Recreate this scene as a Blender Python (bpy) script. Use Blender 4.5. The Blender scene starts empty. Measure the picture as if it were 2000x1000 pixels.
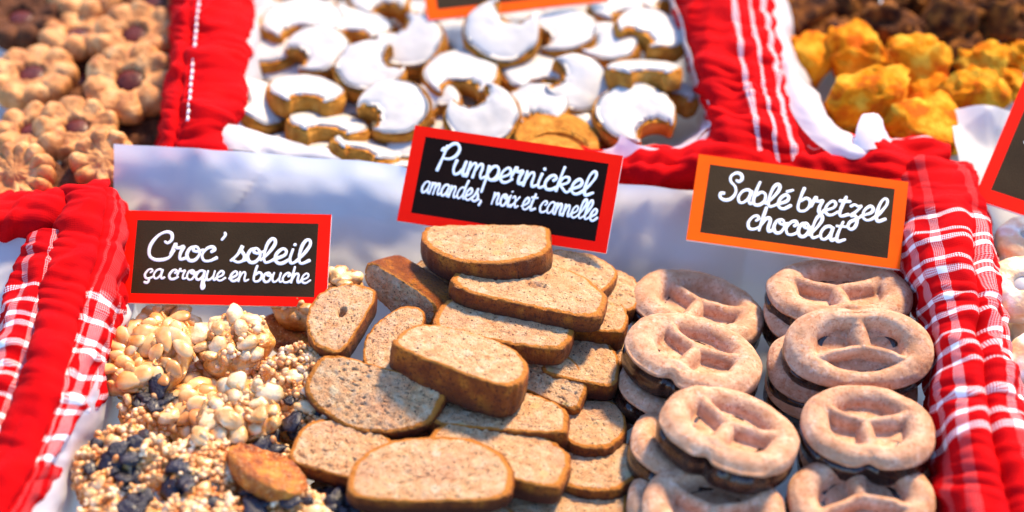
import bpy, math, random
import numpy as np
from mathutils import Vector, Matrix

# ------------------------------------------------------------------ camera, sky, sun
S = bpy.context.scene
CM = 0.01                                   # everything below is laid out in centimetres
FPX = 3200.0                                # focal length in pixels of the 2000 x 1000 photograph
DIST = 67.0
PITCH = math.radians(45)
FW = np.array([0, math.cos(PITCH), -math.sin(PITCH)])
UP = np.array([0, math.sin(PITCH), math.cos(PITCH)])
RT = np.array([1.0, 0, 0])
TG = np.array([0, 0, 4.0])
CAM = TG - FW * DIST
cd = bpy.data.cameras.new('camera')
cam = bpy.data.objects.new('camera', cd)
S.collection.objects.link(cam)
cam.location = Vector(CAM) * CM
cam.rotation_euler = (math.radians(90) - PITCH, 0, 0)
cd.sensor_width = 36
cd.lens = 36 * FPX / 2000
cd.clip_start = 0.01
cd.clip_end = 200
cd.dof.use_dof = True
cd.dof.focus_distance = 0.640
cd.dof.aperture_fstop = 4.1
S.camera = cam

SUN_DIR = Vector((0.40, 0.66, 0.72)).normalized()      # towards the sun: behind the display
elev = math.asin(SUN_DIR.z)
w = bpy.data.worlds.new('World')
S.world = w
w.use_nodes = True
wn = w.node_tree.nodes
sky = wn.new('ShaderNodeTexSky')
sky.sky_type = 'NISHITA'
sky.sun_disc = False
sky.sun_elevation = elev
sky.ozone_density = 7.0
sky.dust_density = 0.3
sky.sun_rotation = math.atan2(SUN_DIR.x, SUN_DIR.y)
bg = wn['Background']
bg.inputs['Strength'].default_value = 0.15
w.node_tree.links.new(sky.outputs['Color'], bg.inputs['Color'])
ld = bpy.data.lights.new('sun', 'SUN')
ld.energy = 3.1
ld.angle = math.radians(8)
ld.color = (1.0, 0.76, 0.46)
sun = bpy.data.objects.new('sun', ld)
S.collection.objects.link(sun)
sun.rotation_euler = (-SUN_DIR).to_track_quat('-Z', 'Y').to_euler()
sun.location = (0.5, 1, 2)
S.view_settings.view_transform = 'Standard'
S.view_settings.look = 'None'
S.view_settings.gamma = 1
S.view_settings.exposure = 1.55
S.render.engine = 'CYCLES'
S.cycles.max_bounces = 6

# ------------------------------------------------------------------ pixel helpers
def P(px, py, z):
    d = RT * ((px - 1000) / FPX) + UP * ((500 - py) / FPX) + FW
    t = (z - CAM[2]) / d[2]
    return CAM + d * t

def ppc(p):
    return FPX / float(np.dot(np.asarray(p) - CAM, FW))

def unit(v):
    v = np.asarray(v, float)
    return v / np.linalg.norm(v)

def pose(x1, y1, z1, x2, y2, z2, n=(0, 0, 1), minor=None, flip=False):
    """Frame from the two ends of the long axis seen in the photo; returns matrix (cm), half length, half width."""
    A, B = P(x1, y1, z1), P(x2, y2, z2)
    X = unit(B - A)
    n = unit(n)
    Z = unit(n - X * np.dot(n, X))
    Y = np.cross(Z, X)
    O = (A + B) / 2
    k = ppc(O)
    sx = np.array([np.dot(X, RT), np.dot(X, UP)])
    sy = np.array([np.dot(Y, RT), np.dot(Y, UP)])
    m = abs(sx[0] * sy[1] - sx[1] * sy[0]) / max(1e-6, np.linalg.norm(sx))
    a = np.linalg.norm(B - A) / 2
    b = (minor / 2) / k / max(m, .25) if minor else a
    if flip:
        X, Y = -X, -Y
    M = Matrix(((X[0], Y[0], Z[0], O[0] * CM), (X[1], Y[1], Z[1], O[1] * CM), (X[2], Y[2], Z[2], O[2] * CM), (0, 0, 0, 1)))
    return M, a, b

def disc_pose(cx, cy, z, r, ang, n=(0, 0, 1)):
    """Round thing: centre, radius in px, direction of local X in the picture (degrees, anticlockwise), normal."""
    O = P(cx, cy, z)
    k = ppc(O)
    Z = unit(n)
    d = RT * math.cos(math.radians(ang)) + UP * math.sin(math.radians(ang))
    X = unit(d - Z * np.dot(d, Z))
    # slide d along the view direction until it lies in the plane, so the picture direction holds
    fz = np.dot(FW, Z)
    if abs(fz) > .15:
        X = unit(d - FW * (np.dot(d, Z) / fz))
    Y = np.cross(Z, X)
    M = Matrix(((X[0], Y[0], Z[0], O[0] * CM), (X[1], Y[1], Z[1], O[1] * CM), (X[2], Y[2], Z[2], O[2] * CM), (0, 0, 0, 1)))
    return M, r / k

# ------------------------------------------------------------------ noise
def _h(ix, iy, iz, seed):
    h = (ix.astype(np.int64) * 374761393 + iy.astype(np.int64) * 668265263 + iz.astype(np.int64) * 2147483647 + seed * 974634777)
    h = (h ^ (h >> 13)) * 1274126177
    h = h ^ (h >> 16)
    return (h & 0xffff) / 65535.0

def vn(x, y, z, seed=0):
    x, y, z = np.broadcast_arrays(np.asarray(x, float), np.asarray(y, float), np.asarray(z, float))
    ix, iy, iz = np.floor(x), np.floor(y), np.floor(z)
    fx, fy, fz = x - ix, y - iy, z - iz
    fx, fy, fz = [f * f * (3 - 2 * f) for f in (fx, fy, fz)]
    r = 0
    for dx in (0, 1):
        for dy in (0, 1):
            for dz in (0, 1):
                wgt = (fx if dx else 1 - fx) * (fy if dy else 1 - fy) * (fz if dz else 1 - fz)
                r = r + wgt * _h(ix + dx, iy + dy, iz + dz, seed)
    return r * 2 - 1

def fbm(x, y, z=0, seed=0, o=3):
    r, a, f = 0, 1, 1
    for i in range(o):
        r = r + a * vn(np.asarray(x) * f, np.asarray(y) * f, np.asarray(z) * f, seed + i * 17)
        a *= .5
        f *= 2.03
    return r

def sstep(a, b, x):
    t = np.clip((x - a) / (b - a), 0, 1)
    return t * t * (3 - 2 * t)

# ------------------------------------------------------------------ mesh helpers
def new_mesh(name, V, F, mats, attrs=None, fm=None, uv=None, smooth=True):
    me = bpy.data.meshes.new(name)
    V = np.asarray(V, float) * CM
    me.from_pydata(V.tolist(), [], F)
    for m in mats if isinstance(mats, (list, tuple)) else [mats]:
        me.materials.append(m)
    if fm is not None:
        me.polygons.foreach_set('material_index', fm)
    if smooth:
        me.polygons.foreach_set('use_smooth', [True] * len(me.polygons))
    for k, v in (attrs or {}).items():
        at = me.attributes.new(k, 'FLOAT', 'POINT')
        at.data.foreach_set('value', np.asarray(v, dtype=np.float32))
    if uv is not None:
        ul = me.uv_layers.new(name='UVMap')
        li = np.zeros(len(me.loops), dtype=np.int32)
        me.loops.foreach_get('vertex_index', li)
        ul.data.foreach_set('uv', np.asarray(uv, dtype=np.float32)[li].ravel())
    me.update()
    return me

def link(name, me, parent=None, M=None):
    o = bpy.data.objects.new(name, me)
    S.collection.objects.link(o)
    if parent:
        o.parent = parent
    if M is not None:
        if parent:
            o.matrix_local = M
        else:
            o.matrix_world = M
    return o

def tag(o, label=None, cat=None, group=None, kind=None):
    if label: o['label'] = label
    if cat: o['category'] = cat
    if group: o['group'] = group
    if kind: o['kind'] = kind
    return o

def thing(name, M, label, cat, group=None):
    o = bpy.data.objects.new(name, None)
    o.empty_display_size = .01
    S.collection.objects.link(o)
    o.matrix_world = M
    return tag(o, label, cat, group)

def grid_faces(nu, nv, off=0, closed_v=False, flip=False):
    F = []
    for i in range(nu - 1):
        for j in range(nv if closed_v else nv - 1):
            a = off + i * nv + j
            b = off + i * nv + (j + 1) % nv
            c = off + (i + 1) * nv + (j + 1) % nv
            d = off + (i + 1) * nv + j
            F.append((a, b, c, d) if not flip else (d, c, b, a))
    return F

def polar(R, nr, ztop, sides, zbot):
    """Closed lump over a star-shaped outline. R: radius per angle (array x,y pairs at s=1). Returns V, F, s, zone."""
    na = len(R)
    V = [np.array([[0, 0, 0.0]])]
    s_all = [np.array([0.0])]
    ss = (np.arange(1, nr + 1) / nr) ** 0.85
    for s in ss:
        V.append(np.column_stack([R[:, 0] * s, R[:, 1] * s, np.zeros(na)]))
        s_all.append(np.full(na, s))
    V = np.vstack(V)
    s = np.concatenate(s_all)
    V[:, 2] = ztop(V[:, 0], V[:, 1], s)
    zone = np.zeros(len(V))
    rows = []
    for k, (sc, z) in enumerate(sides):
        zz = z(R[:, 0], R[:, 1]) if callable(z) else np.full(na, z)
        sc_ = sc(R[:, 0], R[:, 1]) if callable(sc) else np.full(na, sc)
        rows.append(np.column_stack([R[:, 0] * sc_, R[:, 1] * sc_, zz]))
    rows.append(np.array([[0, 0, zbot]]))
    V2 = np.vstack(rows)
    s = np.concatenate([s, np.ones(len(V2))])
    zone = np.concatenate([zone, np.ones(len(V2))])
    n0 = len(V)
    V = np.vstack([V, V2])
    F = [(0, 1 + j, 1 + (j + 1) % na) for j in range(na)]
    F += grid_faces(nr, na, 1, True, flip=True)
    # top last ring -> side rings (contiguous)
    F += grid_faces(len(sides) + 1, na, 1 + (nr - 1) * na, True, flip=True)
    lb = len(V) - 1
    base = lb - na
    F += [(lb, base + (j + 1) % na, base + j) for j in range(na)]
    return V, F, s, zone

def ellipsoid(nu=8, nv=12, r=(1, 1, 1)):
    V = [(0, 0, r[2])]
    for i in range(1, nu):
        t = math.pi * i / nu
        for j in range(nv):
            p = 2 * math.pi * j / nv
            V.append((r[0] * math.sin(t) * math.cos(p), r[1] * math.sin(t) * math.sin(p), r[2] * math.cos(t)))
    V.append((0, 0, -r[2]))
    F = [(0, 1 + j, 1 + (j + 1) % nv) for j in range(nv)]
    F += grid_faces(nu - 1, nv, 1, True, flip=True)
    lb = len(V) - 1
    F += [(lb, lb - nv + (j + 1) % nv, lb - nv + j) for j in range(nv)]
    return np.array(V), F

# ------------------------------------------------------------------ materials
class NT:
    def __init__(s, name):
        s.m = bpy.data.materials.new(name)
        s.m.use_nodes = True
        s.t = s.m.node_tree
        s.b = s.t.nodes['Principled BSDF']
        s._co = None
    def n(s, typ, **kw):
        nd = s.t.nodes.new(typ)
        for k, v in kw.items():
            setattr(nd, k, v)
        return nd
    def l(s, a, b):
        s.t.links.new(a, b)
    def co(s, rnd=True):
        """object coordinates in cm, shifted by a random amount per object"""
        if s._co: return s._co
        tc = s.n('ShaderNodeTexCoord')
        sc = s.n('ShaderNodeVectorMath', operation='SCALE')
        sc.inputs['Scale'].default_value = 100
        s.l(tc.outputs['Object'], sc.inputs[0])
        out = sc.outputs[0]
        if rnd:
            oi = s.n('ShaderNodeObjectInfo')
            mu = s.n('ShaderNodeMath', operation='MULTIPLY')
            mu.inputs[1].default_value = 137.0
            s.l(oi.outputs['Random'], mu.inputs[0])
            ad = s.n('ShaderNodeVectorMath', operation='ADD')
            s.l(out, ad.inputs[0]); s.l(mu.outputs[0], ad.inputs[1])
            out = ad.outputs[0]
        s._co = out
        return out
    def noise(s, scale, detail=3, rough=.55, dist=0, vec=None):
        nd = s.n('ShaderNodeTexNoise')
        nd.inputs['Scale'].default_value = scale
        nd.inputs['Detail'].default_value = detail
        nd.inputs['Roughness'].default_value = rough
        nd.inputs['Distortion'].default_value = dist
        s.l(vec or s.co(), nd.inputs['Vector'])
        return nd.outputs['Fac']
    def vor(s, scale, feature='F1', out='Distance', vec=None):
        nd = s.n('ShaderNodeTexVoronoi', feature=feature)
        nd.inputs['Scale'].default_value = scale
        s.l(vec or s.co(), nd.inputs['Vector'])
        return nd.outputs[out]
    def ramp(s, fac, stops, interp='LINEAR'):
        nd = s.n('ShaderNodeValToRGB')
        nd.color_ramp.interpolation = interp
        el = nd.color_ramp.elements
        while len(el) < len(stops): el.new(0.5)
        for e, (p, c) in zip(el, stops):
            e.position = p
            e.color = (*c, 1) if len(c) == 3 else c
        s.l(fac, nd.inputs['Fac'])
        return nd.outputs['Color']
    def mr(s, fac, a, b, c=0, d=1, smooth=True):
        nd = s.n('ShaderNodeMapRange')
        if smooth: nd.interpolation_type = 'SMOOTHSTEP'
        s.l(fac, nd.inputs[0])
        for i, v in enumerate((a, b, c, d)): nd.inputs[i + 1].default_value = v
        return nd.outputs[0]
    def mix(s, fac, a, b, mode='MIX'):
        nd = s.n('ShaderNodeMix', data_type='RGBA', blend_type=mode)
        for sock, v in ((nd.inputs[0], fac), (nd.inputs[6], a), (nd.inputs[7], b)):
            if isinstance(v, (int, float)): sock.default_value = v
            elif isinstance(v, (tuple, list)): sock.default_value = (*v, 1)
            else: s.l(v, sock)
        return nd.outputs[2]
    def math(s, op, a, b=None, clamp=False):
        nd = s.n('ShaderNodeMath', operation=op, use_clamp=clamp)
        for i, v in enumerate((a, b)):
            if v is None: continue
            if isinstance(v, (int, float)): nd.inputs[i].default_value = v
            else: s.l(v, nd.inputs[i])
        return nd.outputs[0]
    def attr(s, name):
        nd = s.n('ShaderNodeAttribute', attribute_name=name)
        return nd.outputs['Fac']
    def bump(s, h, strength=.5, dist=.05):
        nd = s.n('ShaderNodeBump')
        nd.inputs['Strength'].default_value = strength
        nd.inputs['Distance'].default_value = dist * CM
        s.l(h, nd.inputs['Height'])
        s.l(nd.outputs[0], s.b.inputs['Normal'])
    def set(s, color=None, rough=None, coat=None, spec=None, sss=None, sheen=None):
        b = s.b
        for key, v in (('Base Color', color), ('Roughness', rough), ('Coat Weight', coat), ('Specular IOR Level', spec), ('Sheen Weight', sheen)):
            if v is None: continue
            if isinstance(v, (int, float)): b.inputs[key].default_value = v
            elif isinstance(v, (tuple, list)): b.inputs[key].default_value = (*v, 1)
            else: s.l(v, b.inputs[key])
        if sss:
            b.inputs['Subsurface Weight'].default_value = sss[0]
            b.inputs['Subsurface Radius'].default_value = sss[1]
            b.inputs['Subsurface Scale'].default_value = sss[2] * CM
        return s.m

def mat_slice():
    t = NT('almond_crumb_and_crust')
    cr = t.attr('crust')
    n1 = t.noise(2.6, 4)
    n2 = t.noise(9, 5, .65)
    crumb = t.ramp(n1, [(.3, (.84, .40, .17)), (.5, (.95, .555, .27)), (.7, (.97, .71, .43))])
    big = t.noise(.7, 2)
    crumb = t.mix(t.math('MULTIPLY', t.mr(big, .45, .7), .35), crumb, (.78, .36, .22))
    fl = t.math('MULTIPLY', t.mr(t.vor(10), .16, .28, 1, 0), t.mr(t.noise(1.6, 2), .42, .58))
    crumb = t.mix(t.math('MULTIPLY', fl, .95), crumb, (.12, .030, .015))
    fl2 = t.mr(t.noise(8, 5, .75, 1.5), .61, .66)
    crumb = t.mix(t.math('MULTIPLY', fl2, .70), crumb, (.24, .085, .035))
    fl3 = t.mr(t.noise(19, 4, .7, .5), .59, .65)
    crumb = t.mix(t.math('MULTIPLY', fl3, .85), crumb, (.10, .032, .015))
    fl4 = t.math('MULTIPLY', t.mr(t.vor(4.6), .17, .24, 1, 0), t.mr(t.noise(9, 3, .6), .44, .54))
    crumb = t.mix(t.math('MULTIPLY', fl4, .9), crumb, (.11, .026, .014))
    cell = t.vor(1.25, out='Color')
    sep = t.n('ShaderNodeSeparateColor'); t.l(cell, sep.inputs[0])
    nut = t.math('MULTIPLY', t.mr(sep.outputs[0], .58, .60), t.mr(t.math('ADD', t.vor(1.25), t.math('MULTIPLY', t.math('SUBTRACT', n2, .5), .25)), .20, .27, 1, 0))
    crumb = t.mix(t.math('MULTIPLY', nut, .85), crumb, t.mix(sep.outputs[1], (.80, .55, .20), (.86, .72, .50)))
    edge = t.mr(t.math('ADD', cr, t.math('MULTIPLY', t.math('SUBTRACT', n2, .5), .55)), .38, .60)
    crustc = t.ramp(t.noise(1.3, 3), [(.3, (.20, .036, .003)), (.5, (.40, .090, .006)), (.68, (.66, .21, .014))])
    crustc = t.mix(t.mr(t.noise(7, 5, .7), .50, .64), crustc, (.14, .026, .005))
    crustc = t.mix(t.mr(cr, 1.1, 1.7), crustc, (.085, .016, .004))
    rim = t.mix(t.mr(cr, .75, 1.08), (.78, .27, .03), crustc)
    col = t.mix(edge, crumb, rim)
    h = t.math('ADD', t.math('MULTIPLY', n2, .9), t.math('MULTIPLY', t.noise(20, 4, .7), .7))
    t.bump(h, 1.0, .22)
    return t.set(col, t.mr(cr, .5, 1.0, .8, .42), spec=.35)

def mat_sable():
    t = NT('chocolate_shortbread')
    n1 = t.noise(1.6, 4)
    col = t.ramp(n1, [(.3, (.42, .20, .10)), (.5, (.56, .30, .17)), (.7, (.68, .42, .27))])
    col = t.mix(t.math('MULTIPLY', t.mr(t.noise(7, 4, .7, .6), .52, .62), .7), col, (.40, .13, .05))
    col = t.mix(t.math('MULTIPLY', t.mr(t.noise(22, 3, .7), .60, .70), .6), col, (.22, .08, .04))
    col = t.mix(t.math('MULTIPLY', t.mr(t.noise(4, 3, .6), .56, .72), .35), col, (.80, .62, .52))
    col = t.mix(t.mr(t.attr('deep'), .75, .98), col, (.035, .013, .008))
    h = t.math('ADD', t.noise(9, 5, .65), t.math('MULTIPLY', t.noise(30, 3), .4))
    t.bump(h, .6, .07)
    return t.set(col, .72, spec=.3)

def mat_choc():
    t = NT('dark_chocolate')
    n = t.noise(2.5, 3)
    col = t.ramp(n, [(.35, (.014, .005, .004)), (.7, (.036, .012, .008))])
    t.bump(t.noise(3, 3), .35, .12)
    return t.set(col, t.mr(n, .3, .7, .16, .32), spec=.6)

def mat_simple(name, stops, scale=2.0, rough=.5, bump=(8, .4, .05), coat=0, spec=.4, detail=4, speck=None):
    t = NT(name)
    col = t.ramp(t.noise(scale, detail), stops)
    if speck:
        col = t.mix(t.math('MULTIPLY', t.mr(t.noise(speck[0], 4, .7), speck[1], speck[1] + .1), speck[3]), col, speck[2])
    if bump:
        t.bump(t.noise(bump[0], 4, .6), bump[1], bump[2])
    t.set(col, rough, spec=spec)
    t.b.inputs['Coat Weight'].default_value = coat
    t.b.inputs['Coat Roughness'].default_value = .25
    return t.m

def mat_paper():
    t = NT('white_paper')
    t.set(t.ramp(t.noise(.35, 2), [(.3, (.80, .81, .84)), (.7, (.86, .86, .88))]), .55, spec=.35)
    t.bump(t.noise(.9, 3, .5), .35, .10)
    tr = t.n('ShaderNodeBsdfTranslucent')
    tr.inputs['Color'].default_value = (.84, .89, .98, 1)
    mx = t.n('ShaderNodeMixShader')
    mx.inputs[0].default_value = .46
    out = t.t.nodes['Material Output']
    t.l(t.b.outputs[0], mx.inputs[1]); t.l(tr.outputs[0], mx.inputs[2]); t.l(mx.outputs[0], out.inputs[0])
    return t.m

RED = (.70, .002, .006)
def mat_cloth(name, u_stripes=(), v_stripes=(), weave=6.5, plain_u=None, white=(.84, .80, .82), ustr=.45, vr=None):
    """Woven cotton. UV in cm. A stripe in one thread direction gives a red-and-white weave, crossing stripes give white."""
    t = NT(name)
    uvn = t.n('ShaderNodeUVMap')
    sp = t.n('ShaderNodeSeparateXYZ'); t.l(uvn.outputs[0], sp.inputs[0])
    wob = t.n('ShaderNodeTexNoise'); wob.inputs['Scale'].default_value = .8
    t.l(uvn.outputs[0], wob.inputs['Vector'])
    u, v = sp.outputs[0], sp.outputs[1]
    v = t.math('ADD', v, t.math('MULTIPLY', t.math('SUBTRACT', wob.outputs['Fac'], .5), .25))
    def band(x, st):
        acc = None
        for c, hw in st:
            d = t.math('ABSOLUTE', t.math('SUBTRACT', x, c))
            b = t.mr(d, hw - .02, hw + .02, 1, 0)
            acc = b if acc is None else t.math('MAXIMUM', acc, b)
        return acc
    bu = band(u, u_stripes) if u_stripes else None
    bv = band(v, v_stripes) if v_stripes else None
    n = t.noise(.8, 3, vec=uvn.outputs[0])
    red = t.ramp(n, [(.3, (.42, .001, .004)), (.7, (.62, .002, .003))])
    col = red
    # threads
    s1 = t.math('SINE', t.math('MULTIPLY', t.math('ADD', u, v), weave * 6.283))
    s2 = t.math('SINE', t.math('MULTIPLY', t.math('SUBTRACT', u, v), weave * 6.283))
    th = t.mr(t.math('MULTIPLY', s1, s2), -.25, .25)
    if bu is not None or bv is not None:
        both = t.math('MULTIPLY', bu, bv) if (bu is not None and bv is not None) else 0.0
        wv = t.mr(th, 0, 1, .06, .74)
        if vr:
            bu = t.math('MULTIPLY', bu, t.math('MULTIPLY', t.mr(v, vr[0] - .1, vr[0] + .1, .16, 1), t.mr(v, vr[1] - .1, vr[1] + .1, 1, .22)))
        fac = t.math('MAXIMUM', t.math('MULTIPLY', bu, t.math('MULTIPLY', wv, ustr)), t.math('MULTIPLY', bv, wv))
        fac = t.math('MAXIMUM', both, fac)
        if plain_u is not None:      # plain hem beyond this u
            fac = t.math('MULTIPLY', fac, t.mr(u, plain_u - .02, plain_u + .02))
        col = t.mix(fac, red, white)
    else:
        col = red
    h = t.math('ADD', t.math('MULTIPLY', th, .35), t.math('MULTIPLY', t.noise(3, 3, .5, vec=uvn.outputs[0]), .6))
    t.bump(h, .3, .05)
    t.set(col, .85, spec=.05)
    t.b.inputs['Sheen Weight'].default_value = .03
    t.b.inputs['Sheen Tint'].default_value = (1, .15, .2, 1)
    return t.m

M_slice = mat_slice()
M_sable = mat_sable()
M_choc = mat_choc()
M_paper = mat_paper()
M_nut = mat_simple('glazed_peanut', [(.38, (.56, .20, .035)), (.5, (.74, .38, .12)), (.62, (.86, .56, .27))], .9, .28, (6, .25, .04), coat=.5)
M_caramel = mat_simple('amber_caramel', [(.35, (.44, .13, .014)), (.5, (.68, .30, .06)), (.68, (.84, .52, .19))], 1.3, .22, (7, .7, .10), coat=.6)
M_cream = mat_simple('pale_glazed_nut_chunk', [(.38, (.56, .25, .06)), (.5, (.74, .45, .19)), (.62, (.84, .66, .40))], 1.0, .3, (6, .6, .08), coat=.4)
M_grain = mat_simple('puffed_grain_and_seed', [(.38, (.54, .17, .03)), (.5, (.74, .40, .15)), (.62, (.88, .68, .44))], 1.8, .4, (10, .4, .04), coat=.3)
M_berry = mat_simple('dark_dried_berry', [(.3, (.005, .005, .010)), (.7, (.022, .016, .030))], 3, .35, (9, .9, .08), coat=.2)
M_under = mat_simple('smooth_caramel_underside', [(.34, (.20, .035, .003)), (.5, (.44, .11, .007)), (.66, (.64, .22, .018))], 1.8, .6, (9, 1.0, .15), coat=.1, speck=(9, .55, (.80, .48, .20), .7))
M_moon = mat_simple('cinnamon_dough', [(.3, (.40, .13, .016)), (.55, (.60, .25, .035)), (.75, (.72, .37, .08))], 1.5, .85, (8, 1.0, .14), spec=.1, speck=(9, .55, (.28, .12, .035), .7))
M_icing = mat_simple('white_sugar_icing', [(.3, (.46, .44, .41)), (.7, (.58, .56, .53))], .8, .38, (1.2, .25, .12), spec=.4)
M_coco = mat_simple('baked_golden_coconut', [(.38, (.70, .13, .001)), (.5, (.90, .29, .003)), (.64, (.96, .52, .04))], 1.1, .8, (11, 1.0, .2), spec=.12, speck=(3, .6, (.50, .17, .01), .6))
M_brownrock = mat_simple('chocolate_coconut', [(.35, (.03, .008, .003)), (.5, (.13, .04, .008)), (.65, (.32, .11, .016))], 1.3, .8, (8, .9, .15), spec=.12)
M_linz = mat_simple('golden_shortbread', [(.35, (.34, .11, .025)), (.5, (.54, .22, .06)), (.66, (.70, .37, .14))], 1.2, .6, (7, .6, .1), speck=(10, .56, (.34, .14, .05), .6))
M_linzdark = mat_simple('dark_cocoa_shortbread', [(.3, (.05, .016, .008)), (.7, (.16, .06, .025))], 1.2, .8, (7, .6, .1), spec=.12)
M_jam = mat_simple('dark_red_jam', [(.3, (.045, .006, .004)), (.7, (.12, .016, .008))], 2, .45, (4, .5, .1), coat=.1, spec=.2)
M_glaze = mat_simple('sugar_glazed_biscuit', [(.3, (.66, .36, .15)), (.5, (.80, .54, .30)), (.66, (.90, .82, .76))], 1.0, .3, (5, .5, .08), coat=.4)
M_redframe = mat_simple('red_print', [(.3, (.92, .006, .001)), (.7, (.96, .010, .001))], .5, .5, (16, .25, .02), spec=.08)
M_redframe_lit = mat_simple('red_print_warm_lit', [(.3, (.95, .080, .001)), (.7, (.97, .12, .001))], .3, .5, (16, .25, .02), spec=.08)  # red frame print, with the orange shift of warm light painted into its colour
M_black = mat_simple('black_print', [(.3, (.010, .004, .002)), (.7, (.015, .006, .003))], .5, .35, (14, .35, .03), spec=.08)
M_black_sheen = mat_simple('black_print_warm_sheen', [(.3, (.030, .016, .005)), (.7, (.054, .031, .011))], .25, .30, (14, .45, .03), spec=.15)  # black panel print, with a warm brown sheen painted into its base colour
M_card = mat_simple('white_card', [(.3, (.78, .78, .80)), (.7, (.82, .82, .84))], .5, .6, None)
M_ink = mat_simple('white_lettering', [(.3, (.90, .90, .90)), (.7, (.94, .94, .94))], .5, .5, None)
M_table = mat_simple('dark_stall_board', [(.3, (.05, .035, .025)), (.7, (.10, .07, .045))], .6, .6, (3, .4, .05))
M_thread = mat_simple('white_stitching', [(.3, (.80, .66, .70)), (.7, (.86, .78, .80))], .5, .7, None)

# ------------------------------------------------------------------ lofted sheets (paper, cloth)
def catmull(pts, n):
    pts = np.asarray(pts, float)
    m = len(pts)
    P_ = np.concatenate([[2 * pts[0] - pts[1]], pts, [2 * pts[-1] - pts[-2]]])
    t = np.linspace(0, m - 1, n)
    i = np.minimum(t.astype(int), m - 2)
    f = (t - i).reshape((-1,) + (1,) * (pts.ndim - 1))
    a, b, c, d = P_[i], P_[i + 1], P_[i + 2], P_[i + 3]
    return .5 * ((2 * b) + (-a + c) * f + (2 * a - 5 * b + 4 * c - d) * f * f + (-a + 3 * b - 3 * c + d) * f ** 3)

def sheet(name, rows, nu, nv, mat, label=None, cat=None, disp=None, thick=.03, parent=None, uvscale=None, group=None):
    """rows: lists of (px, py, z). First index runs along v, second along u."""
    C = np.array([[P(*p) for p in r] for r in rows])
    G = catmull(C, nv)                                   # nv x k x 3
    G = np.stack([catmull(g, nu) for g in G])            # nv x nu x 3
    du = np.gradient(G, axis=1); dv = np.gradient(G, axis=0)
    N = np.cross(du, dv); N /= np.maximum(1e-9, np.linalg.norm(N, axis=2, keepdims=True))
    if N[..., 2].mean() < 0: N = -N
    lu = np.concatenate([np.zeros((nv, 1)), np.cumsum(np.linalg.norm(np.diff(G, axis=1), axis=2), axis=1)], axis=1)
    lv = np.concatenate([np.zeros((1, nu)), np.cumsum(np.linalg.norm(np.diff(G, axis=0), axis=2), axis=0)], axis=0)
    uu = np.linspace(0, 1, nu)[None, :].repeat(nv, 0); vv = np.linspace(0, 1, nv)[:, None].repeat(nu, 1)
    if disp is not None:
        G = G + N * disp(lu, lv, uu, vv, G)[..., None]
    if uvscale:
        U = uu * uvscale[0]; Vv = lv.mean(axis=1, keepdims=True).repeat(nu, 1)
    else:
        U, Vv = lu, lv
    V = G.reshape(-1, 3)
    F = grid_faces(nv, nu)
    o = V.mean(axis=0)
    me = new_mesh(name, V - o, F, mat, uv=np.column_stack([U.ravel(), Vv.ravel()]))
    ob = link(name, me, parent, Matrix.Translation(Vector(o) * CM))
    if thick:
        md = ob.modifiers.new('thickness', 'SOLIDIFY')
        md.thickness = thick * CM
        md.offset = -1
    if label: tag(ob, label, cat, group)
    return ob

# table under everything
V = [(-120, -60, -3.2), (120, -60, -3.2), (120, 120, -3.2), (-120, 120, -3.2)]
tb = link('table', new_mesh('table', V, [(0, 1, 2, 3)], M_table, smooth=False))
tag(tb, kind='structure')

def crumple(amp, sc, seed, ridge=.5):
    def f(lu, lv, uu, vv, G):
        a = fbm(lu * sc, lv * sc, seed * 3.1, seed, 3)
        r = 1 - np.abs(fbm(lu * sc * .6 + lv * .3 * sc, lv * sc * .5, seed, seed + 5, 2)) * 2
        d = amp * (a + ridge * r)
        rs = np.random.RandomState(seed)
        L, W_ = float(lv.max()), float(lu.max())
        for _ in range(16):
            an = rs.uniform(0, math.pi); cx_, cy_ = rs.uniform(0, W_), rs.uniform(0, L)
            q = (lu - cx_) * math.cos(an) + (lv - cy_) * math.sin(an)
            p = -(lu - cx_) * math.sin(an) + (lv - cy_) * math.cos(an)
            wd = rs.uniform(1.2, 3.5)
            d = d + rs.choice([-1, 1]) * rs.uniform(.5, 1.3) * amp * 2.2 * np.exp(-np.abs(q) / (wd * .35)) * np.exp(-(p / wd) ** 2)
        return d
    return f

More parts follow.
